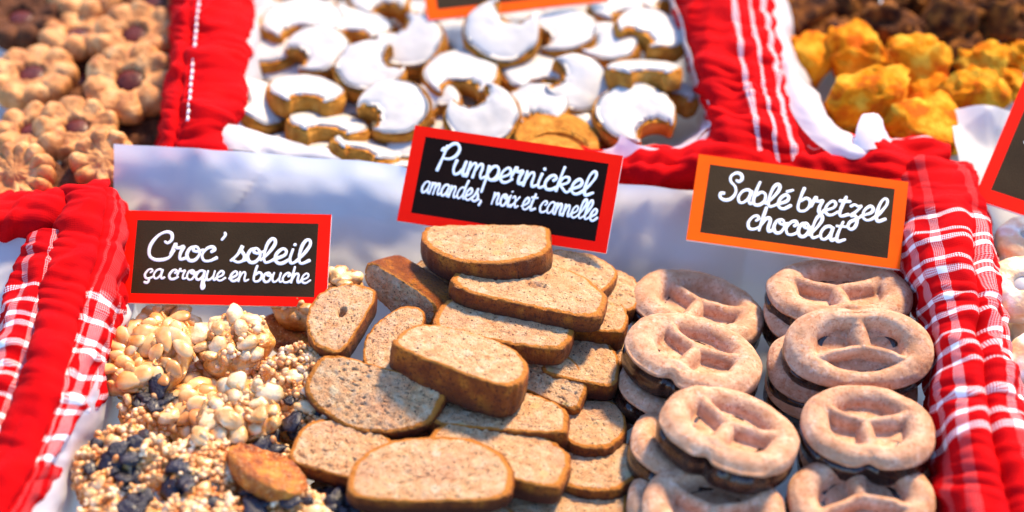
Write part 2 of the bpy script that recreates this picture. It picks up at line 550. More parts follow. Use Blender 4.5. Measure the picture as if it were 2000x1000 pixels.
sheet('paper_liner', [
    [(222, 281, 5.9), (400, 291, 5.9), (600, 306, 5.8), (760, 320, 5.6), (900, 338, 5.2), (1080, 352, 5.0), (1250, 358, 4.9), (1345, 378, 4.7), (1480, 440, 4.3), (1790, 500, 3.9)],
    [(224, 350, 4.6), (400, 360, 4.6), (600, 372, 4.4), (760, 390, 4.2), (900, 400, 4.0), (1080, 412, 3.9), (1250, 420, 3.7), (1400, 440, 3.5), (1560, 490, 3.2), (1800, 540, 3.0)],
    [(230, 450, 2.8), (400, 460, 2.9), (600, 470, 2.9), (760, 480, 2.8), (900, 490, 2.7), (1080, 500, 2.6), (1250, 500, 2.3), (1400, 520, 2.1), (1560, 560, 1.8), (1815, 600, 1.6)],
    [(238, 590, .8), (400, 600, .6), (600, 600, .5), (760, 600, .5), (900, 610, .5), (1080, 610, .5), (1250, 610, .4), (1400, 620, .3), (1560, 650, .2), (1825, 680, .2)],
    [(200, 720, .3), (400, 720, .0), (600, 720, 0), (760, 720, 0), (900, 720, 0), (1080, 720, 0), (1250, 720, -.1), (1400, 720, -.1), (1560, 740, -.1), (1840, 740, -.1)],
    [(110, 900, .3), (360, 900, -.3), (600, 900, -.3), (760, 900, -.3), (900, 900, -.3), (1080, 900, -.3), (1250, 900, -.3), (1400, 900, -.3), (1600, 900, -.3), (1880, 900, -.3)],
    [(40, 1080, .3), (360, 1080, -.5), (600, 1080, -.5), (760, 1080, -.5), (900, 1080, -.5), (1080, 1080, -.5), (1250, 1080, -.5), (1400, 1080, -.5), (1600, 1080, -.5), (1900, 1080, -.5)]],
    220, 160, M_paper, 'large white paper sheet lining the middle basket under croc soleil, almond slices and pretzels', 'paper',
    crumple(.34, .28, 3, .5), 0)
sheet('paper_liner', [
    [(236, 560, 4.6), (250, 575, 3.4), (262, 600, 2.2), (290, 640, .7)],
    [(222, 640, 5.0), (236, 655, 3.6), (252, 680, 2.2), (290, 700, .6)],
    [(198, 700, 5.2), (212, 728, 3.8), (232, 752, 2.4), (290, 790, .5)],
    [(184, 752, 5.4), (196, 790, 4.2), (214, 820, 2.8), (260, 860, .5)],
    [(128, 850, 5.3), (152, 876, 4.2), (176, 900, 2.9), (230, 940, .5)],
    [(84, 930, 5.2), (118, 960, 4.2), (140, 985, 3.0), (200, 1020, .5)],
    [(20, 1060, 5.0), (80, 1080, 4.2), (110, 1100, 3.0), (180, 1120, .5)]],
    50, 110, M_paper, 'narrow white paper edge folded up between checked cloth and nut clusters', 'paper', crumple(.08, .6, 8, .4), 0)
sheet('paper_liner', [
    [(-120, 462, 5.4), (-40, 462, 5.4), (30, 462, 5.5), (62, 470, 5.6)],
    [(-120, 540, 4.6), (-40, 540, 4.6), (20, 540, 4.7), (44, 540, 4.9)],
    [(-120, 620, 3.8), (-40, 620, 3.8), (0, 620, 4.0), (22, 620, 4.3)],
    [(-120, 720, 3.0), (-40, 720, 3.0), (-10, 720, 3.3), (6, 700, 3.8)]],
    30, 40, M_paper, 'scrap of plain white paper in the empty basket beyond the striped cloth ridge', 'paper', crumple(.12, .5, 12, .4), 0)
sheet('paper_liner', [
    [(470, 20, 5.6), (600, 10, .8), (900, 0, .5), (1250, 0, .8), (1315, -10, 5.4)],
    [(478, 80, 5.6), (600, 90, .8), (900, 90, .5), (1270, 90, .8), (1340, 70, 5.6)],
    [(470, 165, 5.4), (600, 180, .8), (900, 180, .5), (1290, 180, .8), (1362, 150, 5.6)],
    [(446, 240, 5.3), (600, 270, 1.6), (900, 280, 1.5), (1300, 260, 1.5), (1388, 240, 5.4)],
    [(432, 282, 4.7), (600, 297, 4.5), (800, 325, 4.4), (1120, 330, 4.0), (1300, 306, 4.7)]],
    150, 90, M_paper, 'white paper sheet under the iced crescent biscuits', 'paper', crumple(.10, .5, 15, .5), 0)
sheet('paper_liner', [
    [(1213, 262, 5.6), (1250, 285, 5.5), (1310, 292, 5.3), (1386, 252, 5.2)],
    [(1204, 282, 5.3), (1235, 300, 5.1), (1310, 302, 5.0), (1389, 262, 5.0)],
    [(1180, 290, 4.9), (1230, 318, 4.7), (1300, 308, 4.7), (1384, 280, 4.7)]],
    40, 24, M_paper, 'pointed white paper corner folded over in front of the iced crescents beside pumpernickel sign', 'paper', crumple(.06, .9, 18, .6), 0)
sheet('paper_liner', [
    [(440, 246, 5.5), (500, 262, 5.0), (560, 276, 4.9), (640, 300, 4.7)],
    [(432, 270, 5.4), (500, 284, 5.1), (560, 296, 4.9), (650, 312, 4.7)],
    [(436, 292, 5.2), (500, 300, 5.0), (560, 306, 4.8), (690, 322, 4.6)]],
    36, 20, M_paper, 'white paper flap rising between thick red cloth and the iced crescents', 'paper', crumple(.06, .9, 21, .5), 0)
sheet('paper_liner', [
    [(1476, -60, 5.6), (1500, -50, 5.4), (1530, -40, 4.5), (1560, -20, 3.4)],
    [(1492, 30, 5.6), (1515, 30, 5.7), (1540, 60, 4.9), (1565, 100, 3.4)],
    [(1512, 110, 5.6), (1540, 105, 5.8), (1570, 150, 5.0), (1590, 160, 3.2)],
    [(1535, 180, 5.6), (1560, 172, 5.8), (1598, 200, 5.2), (1600, 220, 3.2)],
    [(1550, 226, 5.6), (1580, 215, 5.9), (1612, 232, 5.4), (1625, 250, 3.4)],
    [(1592, 280, 5.5), (1615, 262, 5.7), (1650, 268, 5.2), (1660, 280, 3.4)],
    [(1660, 318, 5.4), (1672, 298, 5.8), (1695, 285, 5.3), (1690, 290, 3.6)],
    [(1712, 306, 5.2), (1710, 296, 5.5), (1708, 280, 5.0), (1712, 290, 3.8)]],
    50, 110, M_paper, 'crinkled white paper edge curling round the golden coconut rocks', 'paper', crumple(.08, .8, 25, .7), 0)
sheet('paper_liner', [
    [(1866, 212, 5.2), (1900, 212, 5.2), (1950, 216, 5.0), (2080, 220, 4.6)],
    [(1858, 262, 4.9), (1895, 270, 4.7), (1950, 280, 4.4), (2080, 300, 4.0)],
    [(1874, 330, 4.7), (1905, 350, 4.2), (1960, 370, 3.8), (2080, 380, 3.4)],
    [(1902, 390, 4.7), (1925, 420, 3.8), (1970, 440, 3.2), (2080, 450, 2.8)],
    [(1928, 440, 4.7), (1940, 480, 3.5), (1980, 520, 2.4), (2080, 540, 2.0)],
    [(1942, 520, 4.6), (1955, 560, 3.2), (1990, 600, 1.8), (2080, 620, 1.2)],
    [(1960, 640, 4.3), (1968, 680, 3.0), (2000, 700, 1.4), (2090, 720, .8)],
    [(1990, 760, 4.2), (2000, 800, 2.8), (2030, 820, 1.2), (2110, 840, .6)]],
    50, 90, M_paper, 'tall white paper edge under the tilted sign and glazed biscuits', 'paper', crumple(.10, .6, 29, .6), 0)
sheet('paper_liner', [
    [(-100, 60, 2), (100, 60, 2), (330, 60, 2)], [(-100, 220, 2), (100, 220, 2), (320, 220, 2)], [(-100, 370, 3), (100, 380, 3), (250, 390, 3.2)]],
    40, 40, M_paper, 'paper lining hidden beneath the flower shaped jam biscuits', 'paper', crumple(.1, .6, 31, .5), 0)
sheet('paper_liner', [
    [(1540, -80, 1.5), (1800, -80, 1.5), (2100, -80, 1.5)], [(1560, 120, 1.8), (1800, 120, 1.6), (2100, 120, 1.6)], [(1690, 310, 3), (1800, 320, 3), (1900, 320, 3)]],
    40, 40, M_paper, 'paper lining hidden beneath the coconut rocks', 'paper', crumple(.1, .6, 33, .5), 0)

sheet('paper_liner', [
    [(1682, 232, 5.9), (1688, 230, 5.9), (1694, 231, 5.8)],
    [(1674, 262, 5.8), (1692, 256, 5.9), (1716, 252, 5.6)],
    [(1668, 300, 5.5), (1700, 296, 5.7), (1746, 286, 5.2)]],
    20, 20, M_paper, 'small triangular paper flap sticking up before the golden coconut rocks', 'paper', crumple(.05, .9, 37, .5), 0)
# ---- cloths
def folds(amp, along_scale, across_scale, seed, cross=.0, hem=None, wav=0.0):
    def f(lu, lv, uu, vv, G):
        d = amp * fbm(lu * across_scale, lv * along_scale, seed, seed, 2)
        rg = 1 - np.abs(vn(lu * .9 + lv * .35, lv * .55 - lu * .3, seed * 1.7, seed + 11)) * 2.4
        d = d + amp * 1.5 * np.clip(rg, -.6, 1) + amp * .7 * (1 - 2 * np.abs(vn(lu * .35 + lv * .3, lv * 1.9 - lu * .5, seed, seed + 13)))
        if cross:   # puckers running across the ridge
            k = fbm(lu * .35, lv * 1.6, seed + 9.0, seed + 3, 2)
            d = d + cross * (1 - np.abs(k) * 1.6)
        if hem is not None:
            d = d - .22 * np.exp(-((uu - hem) / .03) ** 2) + .10 * sstep(hem + .02, hem - .06, uu)
        return d
    return f

vs = []
for c in (6.0, 7.05, 8.0, 8.55, 9.6, 10.6, 11.15, 12.3, 13.3):
    vs += [(c, .135)]
M_clothL = mat_cloth('red_white_checked_cotton_hem', [(4.75, .28), (5.55, .14), (4.05, .08)], vs, plain_u=3.75, vr=(5.7, 13.6))
sheet('checked_cloth', [
    [(122, 392, 4.6), (140, 372, 6.0), (178, 366, 6.4), (208, 374, 6.1), (226, 400, 5.0), (236, 420, 3.6)],
    [(128, 440, 4.4), (132, 410, 6.2), (172, 402, 6.6), (208, 412, 6.3), (234, 440, 5.2), (246, 470, 3.4)],
    [(124, 520, 4.2), (118, 480, 6.2), (158, 470, 6.6), (196, 486, 6.2), (226, 510, 5.4), (244, 540, 3.4)],
    [(98, 600, 4.0), (96, 560, 6.2), (134, 560, 6.6), (170, 580, 6.1), (208, 596, 5.6), (238, 608, 3.6)],
    [(72, 690, 4.0), (78, 650, 6.2), (112, 660, 6.5), (140, 680, 6.0), (182, 690, 5.6), (206, 708, 3.6)],
    [(48, 790, 4.0), (58, 750, 6.0), (84, 770, 6.3), (110, 790, 5.8), (152, 790, 5.4), (190, 775, 3.8)],
    [(14, 880, 4.0), (26, 850, 5.8), (50, 870, 6.1), (74, 890, 5.6), (104, 880, 5.2), (136, 872, 3.8)],
    [(-40, 980, 4.0), (-30, 950, 5.6), (-4, 970, 5.9), (24, 990, 5.5), (60, 970, 5.1), (90, 960, 3.8)],
    [(-100, 1100, 4.0), (-90, 1070, 5.4), (-60, 1080, 5.7), (-30, 1090, 5.3), (0, 1080, 4.9), (30, 1070, 3.8)]],
    80, 260, M_clothL, 'thick red cloth ridge with checked edge beside the croc soleil sign', 'cloth',
    folds(.10, .5, .6, 41, cross=.05, hem=.56), .15, uvscale=(6.4,))
vs2 = [(c, .12) for c in (3.0, 3.9, 4.6, 5.1, 6.1, 7.0, 7.5, 8.5, 9.4, 10.0, 11)]
M_clothL2 = mat_cloth('red_white_checked_cotton_narrow', [(3.1, .24), (1.9, .20), (4.0, .12)], vs2)
sheet('checked_cloth', [
    [(66, 490, 4.0), (62, 466, 5.4), (88, 458, 6.0), (118, 462, 6.0), (134, 490, 5.0), (136, 530, 3.2)],
    [(40, 540, 4.0), (44, 510, 5.4), (76, 500, 6.1), (108, 508, 6.1), (126, 540, 5.0), (126, 570, 3.2)],
    [(22, 610, 4.0), (28, 580, 5.4), (58, 566, 6.1), (92, 576, 6.0), (108, 600, 5.0), (106, 640, 3.2)],
    [(8, 690, 4.0), (12, 660, 5.3), (38, 640, 6.0), (70, 652, 5.9), (86, 680, 4.9), (84, 720, 3.2)],
    [(-30, 780, 4.0), (-22, 750, 5.2), (10, 726, 5.9), (44, 738, 5.7), (58, 770, 4.8), (58, 810, 3.2)],
    [(-60, 880, 4.0), (-50, 850, 5.1), (-24, 820, 5.8), (8, 830, 5.6), (28, 860, 4.7), (28, 900, 3.2)],
    [(-110, 1000, 4.0), (-100, 960, 5.0), (-70, 940, 5.6), (-40, 950, 5.4), (-20, 970, 4.6), (-16, 1010, 3.2)]],
    60, 200, M_clothL2, 'slimmer red and white checked cloth ridge beside the empty paper', 'cloth',
    folds(.10, .6, .7, 47, cross=.05), .15, uvscale=(5.6,))
M_velvet = mat_cloth('plain_red_cotton')
sheet('red_cloth', [
    [(-80, 392, 4.0), (0, 390, 4.0), (60, 388, 4.0), (110, 384, 4.2), (150, 378, 4.4), (215, 372, 4.4)],
    [(-80, 392, 5.2), (0, 390, 5.3), (60, 388, 5.4), (110, 384, 5.6), (150, 372, 5.7), (214, 366, 5.7)],
    [(-80, 420, 6.0), (0, 414, 6.1), (60, 408, 6.2), (110, 400, 6.2), (150, 392, 6.0), (205, 396, 5.6)],
    [(-80, 452, 5.6), (0, 448, 5.8), (60, 446, 5.8), (110, 444, 5.7), (150, 440, 5.4), (190, 440, 5.0)],
    [(-80, 474, 4.0), (0, 472, 4.2), (60, 474, 4.2), (110, 490, 4.0), (150, 500, 3.6), (180, 500, 3.6)]],
    110, 50, M_velvet, 'plain red cloth rim in front of the flower shaped biscuits', 'cloth', folds(.10, .7, .4, 53, cross=.04), .15)
# back left divider, with a line of white stitches
M_backred = mat_cloth('red_cotton_faint_weave', [(1.0, .12)], [(60, .1)])
dv = sheet('red_cloth', [
    [(352, -60, 4.2), (362, -70, 5.8), (392, -70, 6.3), (440, -70, 6.3), (476, -60, 5.6), (486, -40, 4.2)],
    [(348, 40, 4.0), (360, 30, 5.8), (384, 30, 6.2), (430, 30, 6.4), (472, 40, 5.6), (484, 60, 4.2)],
    [(344, 120, 3.8), (354, 110, 5.7), (376, 110, 6.1), (424, 110, 6.3), (468, 120, 5.6), (476, 140, 4.2)],
    [(330, 200, 3.8), (344, 190, 5.6), (368, 190, 5.9), (412, 190, 6.2), (458, 200, 5.5), (468, 220, 4.2)],
    [(322, 262, 3.8), (332, 256, 5.4), (356, 254, 5.7), (400, 254, 6.0), (436, 262, 5.4), (446, 280, 4.2)],
    [(318, 330, 3.6), (326, 320, 4.9), (350, 316, 5.1), (394, 318, 5.2), (430, 320, 4.9), (440, 330, 4.0)]],
    70, 130, M_velvet, 'upright red cloth ridge between flower biscuits and iced crescents, with a white stitched seam', 'cloth',
    folds(.11, .8, .5, 59, cross=.06, hem=.33), .15)
# stitches: little dashes proud of the seam (a part of that cloth)
sv, sf = [], []
base = np.array(P(400, 150, 5))
for py, r in [(q, random.Random(q).random()) for q in range(-20, 240, 13)]:
    c = P(388 - (py) * .095 + 1.5 * r, py, 6.62 - py * .0012)
    e = P(388 - (py + 8) * .095, py + 7 + 2 * r, 6.62 - (py + 8) * .0012)
    d = unit(e - c); sd = np.cross(d, [0, 0, 1]) * .07; up = np.array([0, 0, .05])
    k = len(sv)
    for q in (c, e):
        sv += [q - sd - up, q - sd * .4 + up, q + sd * .4 + up, q + sd - up]
    sf += [(k, k + 1, k + 5, k + 4), (k + 1, k + 2, k + 6, k + 5), (k + 2, k + 3, k + 7, k + 6), (k + 3, k, k + 4, k + 7), (k, k + 3, k + 2, k + 1), (k + 4, k + 5, k + 6, k + 7)]
ob = link('stitching', new_mesh('stitching', np.array(sv), sf, M_thread))
ob.parent = dv
ob.matrix_parent_inverse = Matrix.Translation(dv.matrix_world.translation).inverted()
ob['kind'] = 'stuff'
# back right divider with long pale stripes
M_clothBR = mat_cloth('red_cotton_long_stripes', [(3.55, .10), (4.25, .07), (4.85, .11)], [(60, .1)], ustr=1.1)
sheet('striped_cloth', [
    [(1316, -60, 4.2), (1322, -70, 5.6), (1370, -76, 6.3), (1430, -76, 6.4), (1484, -70, 6.0), (1500, -60, 4.4)],
    [(1334, 40, 4.2), (1342, 30, 5.6), (1386, 20, 6.2), (1446, 20, 6.3), (1500, 30, 5.9), (1514, 50, 4.2)],
    [(1358, 130, 4.2), (1366, 116, 5.6), (1402, 108, 6.1), (1460, 108, 6.2), (1516, 118, 5.8), (1530, 140, 4.0)],
    [(1380, 210, 4.2), (1386, 196, 5.5), (1420, 188, 5.9), (1476, 188, 6.0), (1530, 200, 5.6), (1548, 224, 3.9)],
    [(1392, 276, 4.2), (1398, 262, 5.2), (1434, 254, 5.6), (1490, 254, 5.7), (1546, 264, 5.4), (1576, 286, 4.0)],
    [(1392, 340, 3.8), (1400, 330, 4.6), (1440, 322, 4.9), (1500, 322, 5.0), (1562, 324, 4.8), (1610, 330, 3.8)]],
    80, 140, M_clothBR, 'red cloth ridge with long pale stripes between the iced crescents and golden coconut rocks', 'cloth',
    folds(.12, .9, .5, 61, cross=.08), .15, uvscale=(6.4,))
M_clothB = mat_cloth('red_cotton_pink_lines', [(60, .1)], [(1.05, .07), (1.75, .05)])
sheet('red_cloth', [
    [(1120, 300, 3.4), (1260, 306, 3.4), (1400, 296, 3.4), (1560, 300, 3.6), (1740, 300, 3.8), (1850, 300, 3.6)],
    [(1120, 306, 4.5), (1260, 308, 4.7), (1400, 292, 4.9), (1560, 298, 4.8), (1740, 282, 5.2), (1850, 290, 4.8)],
    [(1120, 326, 4.8), (1260, 330, 5.0), (1400, 312, 5.1), (1560, 318, 5.0), (1740, 316, 5.4), (1850, 318, 5.0)],
    [(1120, 350, 4.3), (1260, 350, 4.5), (1400, 345, 4.6), (1560, 352, 4.7), (1740, 360, 5.0), (1860, 370, 4.8)],
    [(1120, 372, 3.0), (1260, 380, 3.0), (1400, 400, 3.0), (1560, 420, 3.2), (1740, 430, 3.8), (1880, 440, 4.0)]],
    150, 50, M_clothB, 'gathered red cloth band running behind the pumpernickel and pretzel signs', 'cloth',
    folds(.14, 1.0, .5, 67, cross=.12), .15)
# right divider, checked
vs3 = []
for c, h_ in ((3.7, .22), (4.75, .12), (5.25, .16), (6.3, .12), (6.85, .20), (8.1, .14), (8.9, .16), (9.9, .12), (10.7, .22), (11.5, .12), (12.9, .22), (13.9, .16), (14.6, .22)):
    vs3.append((c, h_ * .72))
M_clothR = mat_cloth('red_white_checked_cotton_wide', [(2.0, .20), (3.0, .22), (5.15, .20), (6.2, .16), (1.1, .08)], vs3, vr=(3.3, 14.9))
def rdisp(lu, lv, uu, vv, G):
    d = folds(.10, .5, .5, 73, cross=.05)(lu, lv, uu, vv, G)
    d = d - .55 * np.exp(-((uu - .63 - .05 * np.sin(vv * 7)) / .045) ** 2) * sstep(.1, .3, vv)
    d = d - .7 * np.exp(-(((uu - .60) / .08) ** 2 + ((vv - .46) / .025) ** 2))
    return d
sheet('checked_cloth', [
    [(1740, 350, 3.4), (1750, 330, 4.8), (1790, 316, 5.5), (1840, 316, 5.6), (1876, 320, 5.2), (1890, 330, 3.8)],
    [(1750, 430, 3.0), (1762, 400, 4.8), (1806, 386, 5.7), (1860, 384, 5.9), (1904, 400, 5.3), (1918, 420, 3.6)],
    [(1756, 520, 2.6), (1770, 486, 4.6), (1824, 468, 5.8), (1880, 462, 6.1), (1926, 474, 5.4), (1938, 500, 3.6)],
    [(1790, 610, 2.4), (1802, 572, 4.6), (1842, 552, 5.8), (1896, 544, 6.1), (1936, 556, 5.5), (1952, 590, 3.4)],
    [(1812, 690, 2.4), (1824, 660, 4.5), (1858, 636, 5.7), (1912, 624, 6.0), (1950, 636, 5.4), (1966, 670, 3.4)],
    [(1816, 780, 2.4), (1826, 752, 4.4), (1866, 724, 5.6), (1926, 710, 5.9), (1966, 722, 5.3), (1982, 760, 3.4)],
    [(1824, 880, 2.4), (1834, 846, 4.2), (1876, 812, 5.4), (1938, 796, 5.7), (1984, 806, 5.1), (2002, 840, 3.4)],
    [(1832, 980, 2.2), (1842, 940, 4.0), (1884, 900, 5.2), (1952, 882, 5.5), (2004, 890, 5.0), (2024, 930, 3.4)],
    [(1840, 1100, 2.0), (1852, 1060, 3.8), (1900, 1010, 5.0), (1970, 990, 5.3), (2030, 1000, 4.8), (2050, 1040, 3.4)],
    [(1850, 1200, 2.0), (1862, 1160, 3.8), (1910, 1110, 5.0), (1980, 1090, 5.3), (2050, 1100, 4.8), (2070, 1140, 3.4)]],
    90, 280, M_clothR, 'wide red and white checked cloth ridge beside the stacked chocolate pretzels', 'cloth', rdisp, .15, uvscale=(7.0,))

# ------------------------------------------------------------------ signs
GL = {
 'a': (1.12, [[(.88,.88),(.62,1.03),(.28,.9),(.08,.45),(.22,.06),(.5,.05),(.78,.4),(.88,.9)], [(.88,.95),(.84,.35),(.98,.03),(1.22,.16)]]),
 'b': (1.02, [[(.2,2.0),(.12,1.2),(.08,.35),(.25,.02),(.6,.05),(.85,.4),(.8,.85),(.5,1.0),(.2,.75)]]),
 'c': (.95, [[(.62,.68),(.78,.85),(.6,1.03),(.3,.9),(.08,.45),(.25,.04),(.62,.02),(1.0,.25)]]),
 'd': (1.12, [[(.88,.88),(.62,1.03),(.28,.9),(.08,.45),(.22,.06),(.5,.05),(.78,.4),(.9,.9)], [(.98,1.95),(.86,1.1),(.84,.35),(.98,.03),(1.22,.16)]]),
 'e': (.92, [[(.0,.25),(.3,.38),(.65,.6),(.7,.9),(.45,1.04),(.15,.7),(.12,.25),(.35,0),(.65,.03),(.98,.3)]]),
 'h': (1.08, [[(.2,2.0),(.15,1.0),(.1,0)], [(.12,.35),(.35,.85),(.6,1.0),(.74,.8),(.72,.3),(.84,.02),(1.12,.18)]]),
 'i': (.55, [[(.2,1.0),(.13,.35),(.27,.02),(.6,.18)], [(.26,1.48),(.29,1.5)]]),
 'k': (1.1, [[(.22,2.0),(.15,1.0),(.1,0)], [(.14,.55),(.4,1.0),(.75,1.02),(.78,.72),(.45,.5),(.22,.5),(.55,.2),(.85,0),(1.15,.2)]]),
 'l': (.78, [[(.0,.2),(.35,.65),(.66,1.4),(.62,1.95),(.4,2.0),(.2,1.4),(.14,.5),(.32,.02),(.8,.25)]]),
 'm': (1.5, [[(.1,1.0),(.12,.5),(.1,0)], [(.11,.4),(.3,.88),(.5,1.0),(.6,.75),(.58,0)], [(.59,.4),(.78,.88),(.98,1.0),(1.1,.75),(1.08,.3),(1.2,.02),(1.5,.18)]]),
 'n': (1.05, [[(.1,1.0),(.12,.5),(.1,0)], [(.11,.35),(.33,.86),(.56,1.0),(.68,.75),(.66,.3),(.78,.02),(1.08,.18)]]),
 'o': (.98, [[(.5,1.02),(.2,.88),(.08,.42),(.3,.02),(.65,.06),(.85,.5),(.68,.92),(.46,1.0),(.42,.75),(.7,.66),(1.0,.8)]]),
 'p': (1.08, [[(.1,.95),(.14,.2),(.1,-.9)], [(.13,.45),(.35,.9),(.65,1.02),(.88,.75),(.85,.3),(.6,.02),(.3,.08),(.16,.3)], [(.6,.02),(.85,.08),(1.1,.3)]]),
 'q': (1.12, [[(.88,.88),(.62,1.03),(.28,.9),(.08,.45),(.22,.06),(.5,.05),(.78,.4),(.88,.95)], [(.88,.95),(.84,.0),(.84,-.7),(1.0,-.98),(1.14,-.7),(.98,-.2),(1.16,.12)]]),
 'r': (.95, [[(-.02,.45),(.16,1.22),(.24,.92),(.46,.90),(.70,.98),(.58,.5),(.64,.08),(.98,.18)]]),
 's': (.9, [[(.0,.1),(.32,.55),(.52,1.2),(.5,.85),(.76,.45),(.70,.1),(.42,-.02),(.14,.1)], [(.70,.08),(.95,.22)]]),
 't': (.85, [[(.42,1.65),(.32,1.0),(.24,.35),(.38,.02),(.85,.22)], [(.05,1.15),(.4,1.17),(.75,1.22)]]),
 'u': (1.1, [[(.14,1.0),(.08,.4),(.25,.02),(.55,.12),(.8,.5)], [(.84,1.0),(.8,.35),(.94,.02),(1.2,.18)]]),
 'x': (.9, [[(.02,.85),(.22,1.0),(.38,.75),(.5,.25),(.65,.02),(.92,.18)], [(.82,.98),(.45,.5),(.05,.02)]]),
 'z': (.95, [[(.08,.85),(.3,1.0),(.55,.9),(.78,.95),(.5,.5),(.22,.15),(.5,.2),(.72,-.1),(.7,-.6),(.45,-.85),(.2,-.65),(.3,-.3),(.65,-.05),(1.0,.25)]]),
 'C': (1.5, [[(.95,1.3),(1.12,1.22),(1.32,1.5),(1.22,1.92),(.85,2.02),(.4,1.7),(.08,1.0),(.15,.3),(.55,.0),(1.05,.02),(1.4,.22),(1.6,.7)]]),
 'P': (1.35, [[(.12,1.55),(.22,1.75),(.3,1.5),(.7,2.05),(1.1,2.15),(1.38,1.8),(1.25,1.3),(.85,1.02),(.4,1.0)], [(.42,1.9),(.35,1.1),(.22,.1)]]),
 'S': (1.35, [[(.95,1.62),(1.12,1.55),(1.28,1.8),(1.12,2.12),(.78,2.18),(.48,1.9),(.55,1.5),(.95,1.15),(1.1,.7),(.9,.22),(.5,.05),(.15,.2),(.08,.5),(.3,.55)]]),
 ',': (.5, [[(.18,.12),(.22,0),(.1,-.3)]]),
 "'": (.5, [[(.3,2.05),(.34,1.9),(.2,1.6)]]),
 ' ': (.55, []), '_': (.22, []),
}
GL['ç'] = (GL['c'][0], GL['c'][1] + [[(.5, 0), (.6, -.25), (.45, -.48), (.2, -.42)]])
GL['é'] = (GL['e'][0], GL['e'][1] + [[(.5, 1.38), (.85, 1.62)]])

def text_strokes(s):
    x, out = 0, []
    for ch in s:
        adv, st = GL[ch]
        for k in st:
            out.append(np.array([(px + x, py if (ch in 'CPS\'' or py < 1.1) else 1.1 + (py - 1.1) * .68) for px, py in k]))
        x += adv * .96
    return out, x

def text_mesh(lines, W, H, pen):
    """lines: (string, x0, x1, baseline y, x-height, slant) in fractions of the board; strokes are flattened rounded ribbons."""
    V, F = [], []
    for s, x0, x1, y0, xh, slope in lines:
        st, wd = text_strokes(s)
        kx = (x1 - x0) * W / wd
        ky = xh * H
        for p in st:
            c = catmull(p, max(4, 5 * (len(p) - 1) + 1)) if len(p) > 2 else p
            q = np.column_stack([x0 * W + c[:, 0] * kx + .12 * c[:, 1] * ky, y0 * H + c[:, 1] * ky])
            q[:, 1] += (q[:, 0] - x0 * W) * slope
            n = len(q)
            T = np.gradient(q, axis=0); T /= np.maximum(1e-9, np.linalg.norm(T, axis=1, keepdims=True))
            # round ends
            q2 = [q[0] - T[0] * pen * .9] + [q[0] - T[0] * pen * .6] + list(q) + [q[-1] + T[-1] * pen * .6] + [q[-1] + T[-1] * pen * .9]
            T2 = [T[0], T[0]] + list(T) + [T[-1], T[-1]]
            wd2 = [.35, .8] + [1] * n + [.8, .35]
            k0 = len(V)
            lift = .0003 * (len(V) % 37)
            for a, t, wv in zip(q2, T2, wd2):
                wv = wv * (1 + .16 * math.sin(a[0] * 5.1 + a[1] * 3.3))
                nn = np.array([-t[1], t[0]])
                for off, z in ((-1, 0), (-.8, .004), (0, .006), (.8, .004), (1, 0)):
                    b = a + nn * off * pen * wv
                    V.append((b[0] - W / 2, b[1] - H / 2,   .012 + z * (1 if wv > .8 else .7) + lift))
            F += [tuple(reversed(f)) for f in grid_faces(len(q2), 5, k0)]
    return np.array(V), F

def box(x0, x1, y0, y1, z0, z1):
    V = [(x0, y0, z0), (x1, y0, z0), (x1, y1, z0), (x0, y1, z0), (x0, y0, z1), (x1, y0, z1), (x1, y1, z1), (x0, y1, z1)]
    F = [(3, 2, 1, 0), (4, 5, 6, 7), (0, 1, 5, 4), (1, 2, 6, 5), (2, 3, 7, 6), (3, 0, 4, 7)]
    return np.array(V, float), F

def sign(bl, br, tl, lines, pen, frame, panel, label, fw=.060, fh=.102, cutx=0):
    A, B, T = P(*bl), P(*br), P(*tl)
    X = unit(B - A); W = np.linalg.norm(B - A)
    Yv = T - A; Yv = Yv - X * np.dot(Yv, X); H = np.linalg.norm(Yv); Y = unit(Yv)
    Z = np.cross(X, Y)
    O = A + X * W / 2 + Y * H / 2
    M = Matrix(((X[0], Y[0], Z[0], O[0] * CM), (X[1], Y[1], Z[1], O[1] * CM), (X[2], Y[2], Z[2], O[2] * CM), (0, 0, 0, 1)))
    r = thing('price_sign', M, label, 'sign')
    V, F = box(-W / 2, W / 2, -H / 2, H / 2, -.16, -.012)
    link('card', new_mesh('card', V, F, M_card, smooth=False), r)
    ix, iy = W / 2 - fw * W, H / 2 - fh * H
    # frame as four mitred bands with thickness
    o_ = [(-W / 2, -H / 2), (W / 2, -H / 2), (W / 2, H / 2), (-W / 2, H / 2)]
    i_ = [(-ix, -iy), (ix, -iy), (ix, iy), (-ix, iy)]
    V = [(x, y, z) for z in (-.012, .012) for x, y in o_ + i_]
    F = []
    for k in range(4):
        l = (k + 1) % 4
        F += [(8 + k, 8 + l, 12 + l, 12 + k), (k, l, 8 + l, 8 + k), (4 + l, 4 + k, 12 + k, 12 + l)]
    link('frame', new_mesh('frame', np.array(V, float), F, frame, smooth=False), r)
    V, F = box(-ix + .001, ix - .001, -iy + .001, iy - .001, -.011, .006)
    link('panel', new_mesh('panel', V, F, panel, smooth=False), r)
    for ln in lines:
        V, F = text_mesh([ln[:6]], W, H, pen * ln[6] if len(ln) > 6 else pen)
        link('lettering', new_mesh('lettering', V, F, M_ink), r)
    return r

